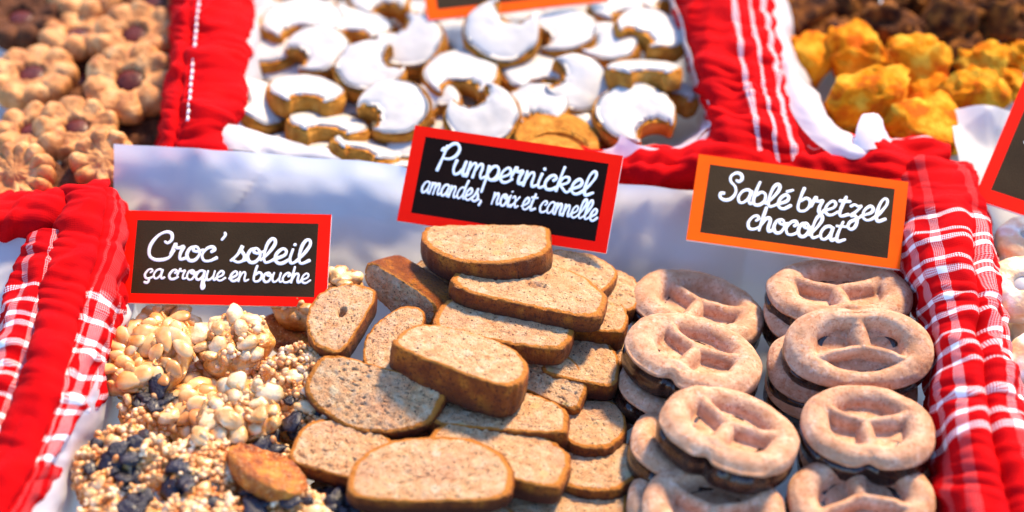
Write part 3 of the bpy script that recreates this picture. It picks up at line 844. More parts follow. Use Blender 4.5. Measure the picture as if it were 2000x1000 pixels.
sign((229, 591, 3.7), (637, 600, 3.7), (252, 411, 5.6),
     [("Croc' soleil", .12, .90, .47, .15, -.008), ("ça croque en bouche", .115, .91, .265, .098, -.008, .72)],
     .063, M_redframe, M_black_sheen, 'red framed sign reading croc soleil, ça croque en bouche')
sign((775, 431, 4.5), (1184, 495, 4.5), (820, 246, 6.9),
     [("Pumpernickel", .13, .885, .56, .145, -.01), ("amandes_,  noix et cannelle", .085, .925, .325, .115, -.012, .72)],
     .063, M_redframe, M_black, 'red framed black sign reading pumpernickel, standing behind the topmost almond slice')
sign((1340, 468, 4.6), (1757, 526, 4.5), (1378, 303, 6.2),
     [("Sablé bretzel", .12, .905, .50, .155, .00), ("chocolat", .27, .73, .22, .155, -.01)],
     .062, M_redframe_lit, M_black_sheen, 'orange lit red framed sign reading sablé bretzel chocolat behind the pretzels')
sign((836, 40, 5.0), (1190, 2, 5.0), (808, -140, 7.2), [],
     .12, M_redframe_lit, M_black_sheen, 'orange lit red framed blank lower edge of a sign standing among the iced crescents')
sign((1902, 388, 5.2), (2300, 520, 5.2), (1990, 150, 7.6), [("l", .13, .21, .50, .15, 0)],
     .12, M_redframe, M_black_sheen, 'steeply tilted red framed sign corner above the glazed round biscuits')

# ------------------------------------------------------------------ almond slices
def make_slice(args):
    x1, y1, z1, x2, y2, z2, minor, th, n, flip, seed, label = args
    if seed not in (5, 6, 7, 8, 17, 22):
        n = (n[0], n[1] + .20, n[2]); minor = minor * .93
    M, a, b = pose(x1, y1, z1, x2, y2, z2, n, minor, flip)
    rs = np.random.RandomState(seed)
    th = th * (.9 if seed in (1, 4, 6) else .80)
    na = 160
    t = np.linspace(0, 2 * math.pi, na, endpoint=False)
    c, s_ = np.cos(t), np.sin(t)
    flat = rs.uniform(.50, .80)
    ex = 2 / 2.3
    x = a * np.sign(c) * np.abs(c) ** np.where(s_ > 0, rs.uniform(.85, 1.1), rs.uniform(.36, .70))
    y = b * np.where(s_ > 0, 1.18 * np.abs(s_) ** .95, -.74 * np.abs(s_) ** (flat * .6))
    sk = rs.uniform(-.12, .12)
    x = x + sk * y
    y = y * (1 + rs.uniform(-.10, .10) * x / a)
    rr = 1 + .035 * fbm(c * 1.6, s_ * 1.6, seed, seed, 3) + .016 * fbm(c * 9, s_ * 9, seed, seed + 4, 3)
    R = np.column_stack([x * rr, y * rr])
    # even the point spacing
    d = np.linalg.norm(np.roll(R, -1, 0) - R, axis=1)
    cs = np.concatenate([[0], np.cumsum(d)])
    Rc = np.vstack([R, R[:1]])
    q = np.linspace(0, cs[-1], na, endpoint=False)
    R = np.column_stack([np.interp(q, cs, Rc[:, 0]), np.interp(q, cs, Rc[:, 1])])
    warp = rs.uniform(-.02, .02)
    holes = [(rs.uniform(-.6, .6) * a, rs.uniform(-.4, .5) * b, rs.uniform(.08, .26), rs.uniform(.04, .07)) for _ in range(rs.choice([0, 0, 1]))]
    if seed == 2: holes = [(.05 * a, .15 * b, .42, .20)]
    if seed == 7: holes = [(.1 * a, .05 * b, .26, .17)]
    def ztop(X, Y, s):
        z = .030 * fbm(X * 5, Y * 5, seed, seed, 4) - .08 * np.clip(vn(X * 7.5, Y * 13, seed, seed + 9) - .45, 0, 1) * 2.4
        z = z + .03 * (1 - s ** 2) + warp * X
        for hx, hy, ha, hb in holes:
            z = z - .32 * sstep(1.2, .5, ((X - hx) / ha) ** 2 + ((Y - hy) / hb) ** 2)
        return z - .05 * sstep(.93, 1, s)
    def rough_sc(k, am):
        return lambda X, Y: k + am * fbm(X * 2.2, Y * 2.2, k * 9, seed, 3)
    sides = [(rough_sc(1.012, .006), -.10), (rough_sc(1.022, .010), -.3 * th), (rough_sc(1.022, .012), -.6 * th), (rough_sc(1.010, .010), -.85 * th), (rough_sc(.975, .005), -th)]
    V, F, s, zone = polar(R, 30, ztop, sides, -th)
    nb = len(V) - len(zone[zone > 0])
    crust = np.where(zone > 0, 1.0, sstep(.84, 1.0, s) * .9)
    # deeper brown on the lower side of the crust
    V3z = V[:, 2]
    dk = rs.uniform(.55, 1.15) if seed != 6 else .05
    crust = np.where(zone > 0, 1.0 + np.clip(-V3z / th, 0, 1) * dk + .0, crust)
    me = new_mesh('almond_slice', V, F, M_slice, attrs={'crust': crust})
    o = link('almond_slice', me, None, M)
    tag(o, label, 'biscuit', 'sliced almond biscuits piled in the middle basket')
    return o

UPN = (0, 0, 1)
SL = [
 # x1,y1,z1, x2,y2,z2, minor, thick, normal, flip, seed, label
 (826, 462, 5.3, 1078, 468, 5.3, 84, 1.3, (0, .10, 1), True, 1, 'topmost almond slice leaning against the pumpernickel sign, rounded crust facing out'),
 (893, 530, 5.2, 1182, 592, 5.0, 96, 1.05, (.05, .10, 1), False, 2, 'long almond slice with a dark hole, just below the topmost slice'),
 (853, 606, 5.0, 1116, 650, 4.7, 104, 1.1, (.0, .0, 1), False, 3, 'arched almond slice under the one with a dark hole and behind the thick smooth crust'),
 (781, 650, 5.6, 1028, 735, 5.5, 84, 1.75, (.10, .05, 1), False, 4, 'raised almond slice showing a thick smooth brown crust with small pits'),
 (606, 728, 4.6, 856, 800, 4.4, 130, 1.0, (.05, -.35, 1), True, 5, 'tilted almond slice pointing at the pale nut cluster, full pink face showing'),
 (712, 528, 4.3, 850, 622, 4.2, 70, 1.9, (-.62, -.62, .40), True, 6, 'almond slice on its side with golden orange crust upward, right of croc soleil sign'),
 (700, 556, 5.0, 634, 680, 4.9, 112, 1.1, (-.05, -.1, 1), True, 7, 'short almond slice with small dark hole beside lower corner of croc soleil sign'),
 (806, 596, 4.7, 740, 738, 4.6, 98, 1.0, (-.1, -.15, 1), True, 8, 'upright narrow almond slice between the holed short slice and the thick smooth crust'),
 (574, 855, 4.0, 782, 920, 3.9, 112, 1.0, (.05, -.2, 1), False, 9, 'almond slice lying on the berry clusters beside the amber underside'),
 (680, 930, 4.6, 1003, 928, 4.5, 124, 1.0, (.0, -.15, 1), False, 10, 'large almond slice at the very front, straight crust toward the viewer'),
 (838, 845, 4.3, 1110, 925, 4.1, 98, 1.2, (.05, -.02, 1), False, 11, 'long almond slice directly behind the large front slice'),
 (843, 790, 4.0, 1114, 820, 3.9, 82, 1.1, (.03, .02, 1), False, 12, 'almond slice lying under the thick smooth crusted one'),
 (1050, 500, 4.4, 1192, 560, 4.2, 84, 1.1, (.05, .05, 1), False, 13, 'almond slice peeking out behind the holed slice, below the pumpernickel sign'),
 (1150, 545, 3.5, 1245, 590, 3.4, 80, 1.1, (.1, .0, 1), False, 14, 'almond slice end nearest the rearmost pretzel pile'),
 (1085, 600, 3.9, 1226, 622, 3.8, 84, 1.3, (.1, .0, 1), False, 15, 'dark crusted almond slice propping up the end of the holed slice'),
 (1060, 690, 3.7, 1210, 722, 3.6, 98, 1.1, (.05, -.05, 1), False, 16, 'rounded almond slice end between arched slice and the rear pretzels'),
 (990, 705, 3.8, 1142, 770, 3.6, 96, 1.1, (.12, -.25, 1), False, 17, 'shaded greyish almond slice behind the tip of the thick crust'),
 (1080, 815, 3.1, 1222, 815, 3.1, 90, 1.2, (.05, .05, 1), True, 18, 'almond slice with cut square end pointing at the chocolate edged pretzels'),
 (1060, 902, 3.1, 1246, 896, 3.1, 88, 1.1, (.05, .0, 1), True, 19, 'wedge shaped almond slice below the square ended one'),
 (960, 980, 3.0, 1228, 985, 3.0, 80, 1.1, (.0, .0, 1), True, 20, 'almond slice in the front corner next to the frontmost pretzels'),
 (725, 1018, 3.3, 1020, 1012, 3.3, 70, 1.1, (0, 0, 1), False, 21, 'almond slice cut off by the lower edge under the large front slice'),
 (800, 520, 3.4, 920, 590, 3.4, 100, 1.1, (.2, -.2, 1), False, 22, 'shaded almond slice behind the golden orange crust'),
 (1150, 668, 2.9, 1236, 670, 2.9, 70, 1.2, (.1, .0, 1), True, 23, 'dark broken almond slice end deep beside the rear pretzels'),
 (1130, 762, 2.5, 1248, 775, 2.5, 66, 1.2, (.05, .05, 1), True, 24, 'small dark almond slice end above the patch of blue paper'),
 (820, 740, 3.4, 960, 770, 3.4, 80, 1.1, (0, -.2, 1), False, 25, 'deep shaded almond slice under the thick smooth crust'),
 (1000, 660, 3.0, 1140, 690, 3.0, 90, 1.1, (0, 0, 1), False, 26, 'buried almond slice below the arched one'),
 (900, 900, 2.6, 1120, 950, 2.6, 100, 1.1, (0, 0, 1), False, 27, 'buried almond slice under the front pair'),
 (700, 850, 2.8, 900, 850, 2.8, 90, 1.1, (0, 0, 1), False, 28, 'buried almond slice between the tilted and the large front slice'),
 (600, 950, 2.4, 760, 1000, 2.4, 90, 1.0, (0, 0, 1), False, 29, 'buried almond slice beside the dark berries at the front'),
]
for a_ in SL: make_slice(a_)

# ------------------------------------------------------------------ pretzels
def seg_d(X, Y, pts, closed=False):
    d = np.full(X.shape, 1e9)
    n = len(pts)
    for i in range(n if closed else n - 1):
        a = np.array(pts[i]); b = np.array(pts[(i + 1) % n]); ab = b - a
        t = np.clip(((X - a[0]) * ab[0] + (Y - a[1]) * ab[1]) / max(1e-9, ab @ ab), 0, 1)
        d = np.minimum(d, np.hypot(X - a[0] - t * ab[0], Y - a[1] - t * ab[1]))
    return d

def make_pretzel(x1, y1, z1, x2, y2, z2, minor, n, flip, seed, label, choc=.9, th=.46):
    M, a, b = pose(x1, y1, z1, x2, y2, z2, n, minor, flip)
    rs = np.random.RandomState(seed + 100)
    na = 150
    t = np.linspace(0, 2 * math.pi, na, endpoint=False)
    # unit outline: mouth at +y, notch at -y
    notch = np.exp(-((t - 1.5 * math.pi) / .12) ** 2)
    rad = 1 - .13 * notch - .03 * np.cos(4 * t) + .015 * fbm(np.cos(t) * 2, np.sin(t) * 2, seed, seed, 2)
    R = np.column_stack([a * np.cos(t) * rad, b * np.sin(t) * rad])
    k = 1.0
    j = lambda: rs.uniform(-.03, .03)
    arc = [(.76 * math.cos(q) * (1 - .0), .76 * math.sin(q) * (1 - .16 * math.exp(-((q - 1.5 * math.pi) / .30) ** 2))) for q in np.linspace(0, 2 * math.pi, 40, endpoint=False)]
    cx, cy = j(), .02 + j()
    bars = [[(0, -.60), (cx, cy)], [(cx, cy), (.38 + j(), .16 + j()), (.72, .42)], [(cx, cy), (-.38 + j(), .16 + j()), (-.72, .42)]]
    def ztop(X, Y, s):
        u, v = X / a, Y / b
        u = u + .02 * fbm(X * 1.2, Y * 1.2, 1, seed, 2); v = v + .02 * fbm(X * 1.2, Y * 1.2, 5, seed + 2, 2)
        d1 = seg_d(u, v, arc, True) / np.where(np.hypot(u, v) > .76, .32, .205)
        d2 = np.minimum.reduce([seg_d(u, v, q) for q in bars]) / .132
        g = lambda d: np.sqrt(np.clip(1 - d * d, 0, 1)) * .78 + .22 * np.exp(-d * d * .9)
        h1, h2 = g(d1), g(d2) * .92
        h = np.maximum(h1, h2) + .06 * np.minimum(h1, h2)
        z = -.50 + .62 * np.clip(h, 0, 1.1)
        # slots cut through at the foot of each hole wall
        for (ex, ey, ea, eb) in ho:
            e = ((u - ex) / ea) ** 2 + ((v - ey) / eb) ** 2
            z = z - slot * sstep(1.15, .55, e)
        z = z + .035 * fbm(X * 1.5, Y * 1.5, seed, seed, 2) + .012 * fbm(X * 7, Y * 7, seed, seed + 3, 2)
        return z - .08 * sstep(.90, 1.0, s)
    slot = rs.choice([.08, .30, .40])
    if seed == 6: slot = .5
    ho = [(-.36, -.20, .19, .12), (.36, -.20, .19, .12), (0, .33, .28, .065)] if seed == 6 else [(-.38, -.26, .12, .06), (.36, -.26, .12, .06), (0, .26, .16, .04)]
    def sk(X, Y):
        q = 1 if not flip else -1
        return .38 * np.clip(.35 + q * (.45 * X / a + .8 * Y / b), 0, 1)
    V, F, s, zone = polar(R, 44, ztop,
        [(1.010, lambda X, Y: -.26 - .15 * sk(X, Y)), (1.014, lambda X, Y: -.31 - .5 * sk(X, Y)), (1.008, lambda X, Y: -.35 - sk(X, Y) + .05 * fbm(X * 1.3, Y * 1.3, seed, seed, 2)), (.97, -th - .04)], -th)
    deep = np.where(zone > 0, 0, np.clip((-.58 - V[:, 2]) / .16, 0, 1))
    r = thing('pretzel_biscuit', M, label, 'biscuit', 'stacked chocolate dipped pretzel biscuits')
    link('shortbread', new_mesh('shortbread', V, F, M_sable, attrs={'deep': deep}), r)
    ct = choc
    def zt(X, Y, s): return np.full(X.shape, -th - .02) - 0 * s
    R2 = R * 1.0
    V, F, s, zone = polar(R2, 3, zt,
        [(lambda X, Y: .99 - .12 * sk(X, Y) + .012 * vn(X, Y, 3, seed), lambda X, Y: -.30 - .6 * sk(X, Y) + .05 * vn(X * 1.1, Y * 1.1, seed, seed + 1)), (lambda X, Y: 1.015 - .10 * sk(X, Y) + .014 * vn(X * 1.2, Y * 1.2, 9, seed), -th - .35 * ct), (lambda X, Y: 1.005 + .012 * vn(X, Y, 19, seed), -th - .8 * ct), (.96, -th - ct)], -th - ct)
    link('chocolate_base', new_mesh('chocolate_base', V, F, M_choc), r)
    return r

PZ = [
 (1246, 540, 3.2, 1490, 640, 3.2, 130, (.22, .15, 1), False, 1, 'rearmost pretzel biscuit in the pile nearest the almond slices'),
 (1240, 624, 4.7, 1482, 738, 4.7, 138, (.28, .12, 1), False, 2, 'pretzel biscuit with thick dark chocolate side, above a tilted lower one'),
 (1212, 712, 3.5, 1460, 800, 2.9, 110, (.10, .3, 1), False, 3, 'tilted pretzel biscuit mostly covered, ahead of the square ended almond slice'),
 (1306, 768, 5.4, 1556, 888, 5.4, 140, (.30, .12, 1), False, 4, 'pretzel biscuit whose deep chocolate edge faces the almond slices, centre of its pile'),
 (1236, 824, 3.9, 1480, 900, 3.6, 118, (.2, .3, 1), False, 14, 'covered pretzel biscuit with pale ledge directly beneath the deep chocolate edge'),
 (1252, 970, 4.4, 1540, 1010, 4.4, 165, (.1, -.05, 1), False, 8, 'pretzel biscuit at the front edge next to the almond slices'),
 (1222, 965, 3.6, 1470, 1000, 3.4, 140, (.1, 0, 1), False, 9, 'pretzel biscuit showing only a small rim at the front beside almond slices'),
 (1498, 562, 4.2, 1784, 560, 4.2, 120, (-.05, .20, 1), False, 5, 'pretzel biscuit standing highest under the pretzel sign'),
 (1492, 606, 3.5, 1764, 606, 3.5, 120, (0, .2, 1), False, 15, 'pretzel biscuit hidden beneath the one under the pretzel sign'),
 (1532, 672, 5.3, 1828, 676, 5.3, 162, (.0, -.28, 1), True, 6, 'pretzel biscuit like a smiling face, three open holes, touching the checked cloth'),
 (1494, 700, 4.0, 1790, 718, 4.2, 150, (-.05, -.1, 1), True, 16, 'pale pretzel biscuit second from top beneath the smiling one'),
 (1492, 735, 3.2, 1800, 760, 3.3, 140, (0, -.05, 1), True, 17, 'lowest pretzel biscuit beneath the smiling one, chocolate covered'),
 (1564, 812, 5.2, 1830, 836, 5.2, 144, (-.05, .08, 1), False, 7, 'pretzel biscuit in front of the smiling one, dark chocolate showing at its foot'),
 (1560, 870, 3.3, 1830, 880, 3.3, 140, (0, 0, 1), False, 18, 'lower pretzel biscuit hidden in front of the smiling one'),
 (1538, 975, 4.4, 1832, 962, 4.4, 160, (.03, -.1, 1), True, 11, 'frontmost pretzel biscuit beside the red cloth'),
]
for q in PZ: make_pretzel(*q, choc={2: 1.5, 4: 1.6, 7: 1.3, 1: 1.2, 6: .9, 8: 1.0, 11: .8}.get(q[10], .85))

# ------------------------------------------------------------------ nut and grain clusters
def variants(kind, n=4):
    out = []
    for i in range(n):
        rs = np.random.RandomState(i + 7)
        V, F = ellipsoid(8, 12)
        if kind == 'peanut':
            V = V * np.array([.46 + .12 * rs.rand(), .28 + .08 * rs.rand(), .13 + .05 * rs.rand()])
            V[:, 1] *= 1 - .25 * V[:, 0] / .45
            V[:, 2] += .05 * (1 - (V[:, 0] / .45) ** 2)
        elif kind == 'chunk':
            V = V * (1 + .28 * vn(V[:, 0] * 1.4, V[:, 1] * 1.4, V[:, 2] * 1.4, i) + .10 * vn(V[:, 0] * 3, V[:, 1] * 3, V[:, 2] * 3, i + 3))[:, None] * np.array([.44, .32, .24])
        elif kind == 'berry':
            V = V * (1 + .5 * vn(V[:, 0] * 2.0, V[:, 1] * 2.0, V[:, 2] * 2.0, i + 5))[:, None] * np.array([.42, .30, .13])
        V = V + .015 * np.stack([vn(V[:, 0] * 6, V[:, 1] * 6, V[:, 2] * 6, i + 30 + k) for k in range(3)], 1)
        m = {'peanut': M_nut, 'chunk': M_cream, 'berry': M_berry}[kind]
        nm = {'peanut': 'peanut', 'chunk': 'nut_chunk', 'berry': 'berry'}[kind]
        out.append(new_mesh(nm, V, F, m))
    return out
ME = {k: variants(k) for k in ('peanut', 'chunk', 'berry')}
NM = {'peanut': 'peanut', 'chunk': 'nut_chunk', 'berry': 'berry'}

def make_cluster(cx, cy, z, r, ang, n, sy, kind, seed, label, nn=26, nb=0, grains=0, flipside=False):
    M, R0 = disc_pose(cx, cy, z, r, ang, n)
    rs = np.random.RandomState(seed + 500)
    na = 110
    t = np.linspace(0, 2 * math.pi, na, endpoint=False)
    rad = 1 + .10 * fbm(np.cos(t) * 1.5, np.sin(t) * 1.5, seed, seed, 3)
    R0 = R0 * .95
    R = np.column_stack([R0 * np.cos(t) * rad, R0 * sy * np.sin(t) * rad])
    am = .10 if flipside else .20
    def ztop(X, Y, s):
        return -.02 + am * fbm(X * 1.9, Y * 1.9, seed, seed, 3) + (0 if flipside else .14 * (1 - np.abs(vn(X * 2.6, Y * 2.6, seed, seed + 40)) * 2.2)) + .20 * (1 - s ** 3) * (0 if flipside else 1) - .16 * sstep(.85, 1, s) + (.12 * s * s if flipside else 0)
    V, F, s, zone = polar(R, 34, ztop, [(lambda X, Y: 1.02 + .03 * vn(X * 3, Y * 3, 1, seed), -.26), (lambda X, Y: .98 + .03 * vn(X * 3, Y * 3, 4, seed), -.52), (.88, -.8)], -.8)
    o = thing('nut_cluster' if not grains else 'grain_cluster', M, label, 'biscuit', 'nut and grain clusters under the croc soleil sign')
    link('caramel', new_mesh('caramel', V, F, M_under if flipside else M_caramel), o)
    placed = []
    centre = [None]
    def spot(mind, edge=.88):
        for _ in range(60):
            a = rs.uniform(0, 2 * math.pi); q = math.sqrt(rs.rand()) * edge
            i = int(a / (2 * math.pi) * na) % na
            p = R[i] * q
            if centre[0] is not None:
                p = centre[0] + rs.normal(size=2) * .38; q = min(.95, np.linalg.norm(p) / R0)
            if all((p[0] - o_[0]) ** 2 + (p[1] - o_[1]) ** 2 > mind ** 2 for o_ in placed): break
        placed.append(p)
        zz = float(ztop(np.array([p[0]]), np.array([p[1]]), np.array([q]))[0])
        return p, zz, q
    def put(k, mind, zl, sc=(.6, 1.25)):
        p, zz, q = spot(mind)
        me = ME[k][rs.randint(4)]
        sc_ = rs.uniform(*sc)
        E = Matrix.Translation(Vector((p[0], p[1], zz + zl)) * CM) @ Matrix.Rotation(rs.uniform(0, 6.28), 4, 'Z') @ Matrix.Rotation(rs.uniform(-.5, .5), 4, 'X') @ Matrix.Rotation(rs.uniform(-.45, .45), 4, 'Y') @ Matrix.Scale(sc_, 4)
        c = link(NM[k], me, o, E)
        return c
    if not flipside:
        if nb:
            cl_ = [R[rs.randint(na)] * rs.uniform(.15, .75) for _ in range(max(1, nb // 4))]
            for q_ in range(nb):
                centre[0] = cl_[q_ % len(cl_)]
                put('berry', .30, .10, (.7, 1.35))
            centre[0] = None
        placed_b = list(placed)
        for _ in range(int(nn * .62)): put(kind, .42, .0 if kind == 'peanut' else .04)
    if grains:
        # a crust of small puffed grains
        EV, EF = ellipsoid(4, 6)
        VV, FF = [], []
        for _ in range(grains):
            a = rs.uniform(0, 2 * math.pi); q = math.sqrt(rs.rand()) * 1.02
            i = int(a / (2 * math.pi) * na) % na
            p = R[i] * q
            if any((p[0] - b_[0]) ** 2 + (p[1] - b_[1]) ** 2 < .16 for b_ in (placed[:nb])) and rs.rand() < .85: continue
            zz = float(ztop(np.array([p[0]]), np.array([p[1]]), np.array([min(q, 1)]))[0])
            rr_ = rs.uniform(.075, .15)
            an = rs.uniform(0, 6.28)
            E = EV * np.array([rr_ * rs.uniform(1, 1.6), rr_, rr_ * rs.uniform(.7, 1)])
            ca, sa = math.cos(an), math.sin(an)
            E = np.column_stack([E[:, 0] * ca - E[:, 1] * sa, E[:, 0] * sa + E[:, 1] * ca, E[:, 2] + E[:, 0] * rs.uniform(-.5, .5)])
            E = E + np.array([p[0], p[1], zz + rs.uniform(-.02, .16) - (.25 * max(0, q - .93) / .09)])
            k0 = len(VV) * len(EV)
            VV.append(E)
            FF += [tuple(i_ + k0 for i_ in f) for f in EF]
        g = link('puffed_grain', new_mesh('puffed_grain', np.vstack(VV), FF, M_grain), o)
        g['kind'] = 'stuff'
    return o

CL = [
 (322, 640, 3.0, 74, 10, (0, .1, 1), .9, 'peanut', 1, 'shaded peanut cluster half under the croc soleil sign, behind the whole peanut disc', 26, 0, 0),
 (286, 694, 4.3, 100, 42, (-.05, -.15, 1), .86, 'peanut', 2, 'large disc of glazed whole peanuts nearest the checked cloth', 46, 0, 0),
 (300, 720, 3.0, 90, 30, (0, 0, 1), .9, 'peanut', 3, 'peanut cluster hidden beneath the large peanut disc', 16, 0, 0),
 (455, 662, 4.0, 80, 32, (0, -.15, 1), .90, 'chunk', 4, 'round cluster of pale nut chunks directly below the croc soleil sign', 34, 0, 60),
 (580, 640, 2.6, 74, 0, (.05, -.05, 1), .8, 'chunk', 5, 'smooth amber cluster underside behind the short holed almond slice', 0, 0, 0, True),
 (600, 592, 3.2, 70, 0, (0, .3, 1), .7, 'chunk', 6, 'dim cluster in the shade of the sign beside the holed almond slice', 16, 1, 50),
 (400, 748, 2.9, 44, 0, (0, 0, 1), .9, 'peanut', 7, 'small peanut cluster between peanut disc and the pale creamy one', 12, 0, 0),
 (370, 800, 3.5, 72, 80, (0, -.2, 1), .85, 'peanut', 8, 'golden peanut cluster wedged beside the pale creamy cluster', 26, 0, 0),
 (465, 800, 4.3, 86, 20, (.0, -.1, 1), .88, 'chunk', 9, 'creamy cluster of large white nut chunks with amber rim', 40, 0, 60),
 (575, 728, 4.0, 68, 85, (.05, -.35, 1), .85, 'chunk', 10, 'seed cluster standing against the tilted almond slice', 4, 0, 260),
 (500, 738, 3.2, 52, 0, (0, -.1, 1), .9, 'chunk', 11, 'small seed cluster above the creamy nut cluster', 3, 0, 150),
 (600, 812, 3.4, 68, 0, (0, -.1, 1), .8, 'chunk', 12, 'pinkish grain cluster with dark berries tucked below the tilted almond slice', 4, 4, 220),
 (292, 800, 3.6, 66, 20, (0, -.15, 1), .85, 'chunk', 13, 'grain cluster with two dark berries in front of the peanut disc', 3, 5, 200),
 (232, 905, 4.2, 98, 10, (-.02, -.15, 1), .95, 'chunk', 14, 'biggest grain cluster, heavy with dark berries, at the folded paper edge', 5, 11, 480),
 (392, 915, 4.0, 88, 0, (0, -.15, 1), .95, 'chunk', 15, 'grain cluster with berries between the biggest one and the amber underside', 4, 7, 400),
 (525, 908, 4.4, 100, -32, (.30, .46, .80), .66, 'chunk', 16, 'tipped cluster showing its shiny orange amber underside near the front', 0, 0, 0, True),
 (505, 925, 3.2, 92, -28, (.1, -.2, 1), .9, 'chunk', 17, 'grain cluster with berries lying under the tipped amber underside', 5, 5, 300),
 (236, 1010, 4.0, 90, 0, (0, -.1, 1), .9, 'chunk', 18, 'grain cluster with berries at the very front by the paper edge', 4, 8, 400),
 (395, 1015, 4.0, 88, 0, (0, -.1, 1), .9, 'chunk', 19, 'pale grain cluster at the very front, middle of three', 5, 2, 420),
 (555, 1005, 3.8, 84, 0, (0, -.1, 1), .85, 'chunk', 20, 'berry topped grain cluster at the very front beside the almond slices', 4, 9, 320),
 (655, 1000, 2.9, 60, 0, (0, -.1, 1), .85, 'berry', 21, 'dark berry cluster in shade below the front almond slices', 22, 8, 60),
 (664, 556, 3.4, 46, 0, (0, 0, 1), .8, 'chunk', 22, 'pale nut cluster tip between the croc soleil sign and the orange crusted slice', 14, 0, 30),
 (330, 860, 2.3, 120, 0, (0, 0, 1), .8, 'chunk', 23, 'buried grain cluster in the middle of the heap', 2, 3, 200),
 (470, 870, 2.2, 120, 0, (0, 0, 1), .8, 'chunk', 24, 'buried grain cluster below the creamy one', 2, 3, 200),
]
for c in CL:
    make_cluster(*c[:12], *( [c[12]] if len(c) > 12 else []), **({'flipside': True} if len(c) > 13 else {}))

# ------------------------------------------------------------------ iced crescents
def make_moon(cx, cy, z, r, bite, n, seed, label, rb=.47, off=.84, th=.95):
    """bite: picture direction of the bitten-out side"""
    M, R0 = disc_pose(cx, cy, z, r, bite, n)
    rs = np.random.RandomState(seed + 900)
    nf, nw = 46, 13
    rb = rs.uniform(.40, .47); off = rs.uniform(.88, .95)
    if seed in (16, 12, 17): rb, off = .47, .84
    if seed == 40: rb, off = .74, .46
    # crescent in unit disc: bite circle centre (off,0) radius rb
    import math as m_
    xi = (1 + off * off - rb * rb) / (2 * off)
    ph0 = m_.acos(max(-1, min(1, xi)))
    f = np.linspace(ph0 + .10, 2 * m_.pi - ph0 - .10, nf)
    outer = np.column_stack([np.cos(f), np.sin(f)])
    b0 = m_.atan2(m_.sin(ph0), m_.cos(ph0) - off)
    g = np.linspace(b0 + .12, 2 * m_.pi - b0 - .12, nf)
    inner = np.column_stack([off + rb * np.cos(g), rb * np.sin(g)])
    wob = 1 + .03 * fbm(np.cos(f) * 1.6, np.sin(f) * 1.6, seed, seed, 2)
    outer = outer * wob[:, None]
    w_ = np.linspace(0, 1, nw)
    def grid(inset):
        ins = inset * (1 + (.6 * vn(np.cos(f) * 2.6, np.sin(f) * 2.6, seed, seed + 7))[:, None, None]) if inset > .01 else inset
        G = inner[:, None, :] * (1 - w_)[None, :, None] + outer[:, None, :] * w_[None, :, None]
        c = G.mean(axis=1, keepdims=True)
        wid = np.linalg.norm(outer - inner, axis=1)[:, None, None]
        k = 1 - np.minimum(.6, 2 * ins / np.maximum(wid * R0, .15))
        return (c + (G - c) * k) * R0
    def loop(G):
        top = [(0, j) for j in range(nw)] + [(i, nw - 1) for i in range(1, nf)] + [(nf - 1, j) for j in range(nw - 2, -1, -1)] + [(i, 0) for i in range(nf - 2, 0, -1)]
        return top
    def body(inset, ztop_fn, levels):
        G = grid(inset)
        X, Y = G[..., 0], G[..., 1]
        e = np.minimum(np.minimum(w_, 1 - w_)[None, :] * 2, np.minimum(np.arange(nf), nf - 1 - np.arange(nf))[:, None] / 6.0)
        e = np.clip(e, 0, 1) + 0 * X
        Z = ztop_fn(X, Y, e)
        V = [np.dstack([X, Y, Z]).reshape(-1, 3)]
        F = grid_faces(nf, nw)
        lp = loop(G)
        L = len(lp)
        idx = [i * nw + j for i, j in lp]
        cen = G.mean(axis=(0, 1))
        base = len(V[0])
        prev = idx
        Bp = np.array([G[i, j] for i, j in lp])
        Tn = np.roll(Bp, -1, 0) - np.roll(Bp, 1, 0)
        Nn = np.column_stack([Tn[:, 1], -Tn[:, 0]]); Nn /= np.maximum(1e-9, np.linalg.norm(Nn, axis=1, keepdims=True))
        ar = .5 * np.sum(Bp[:, 0] * np.roll(Bp[:, 1], -1) - np.roll(Bp[:, 0], -1) * Bp[:, 1])
        if ar < 0: Nn = -Nn
        for bulge, zz in levels:
            nb_ = bulge + .03 * vn(Bp[:, 0] * 3, Bp[:, 1] * 3, zz * 4, seed)
            q = Bp + Nn * nb_[:, None] if hasattr(nb_, '__len__') else Bp
            V.append(np.column_stack([q, np.full(L, zz)]))
            cur = list(range(base, base + L)); base += L
            for k in range(L):
                l = (k + 1) % L
                F.append((prev[k], prev[l], cur[l], cur[k]))
            prev = cur
        # bottom as a copy of the grid
        V.append(np.dstack([X, Y, np.full(X.shape, levels[-1][1])]).reshape(-1, 3))
        F += [tuple(reversed(q_)) for q_ in grid_faces(nf, nw, base)]
        # orientation
        return np.vstack(V), F
    o = thing('crescent_biscuit', M, label, 'biscuit', 'white iced crescent biscuits')
    V, F = body(.0, lambda X, Y, e: -.05 + .04 * fbm(X * 3, Y * 3, seed, seed, 2) - .08 * (1 - sstep(0, .3, e)), [(.05, -.2), (.07, -.5 * th), (.04, -.85 * th), (-.04, -th)])
    me = new_mesh('dough', V, F, M_moon); link('dough', me, o)
    V, F = body(.17, lambda X, Y, e: .05 + .035 * fbm(X * 1.3, Y * 1.3, seed, seed + 2, 2) + .03 * e - .06 * (1 - sstep(0, .35, e)), [(.035, -.02), (.02, -.10)])
    me = new_mesh('icing', V, F, M_icing); link('icing', me, o)
    for me in (o.children[0].data, o.children[1].data):
        pass
    return o

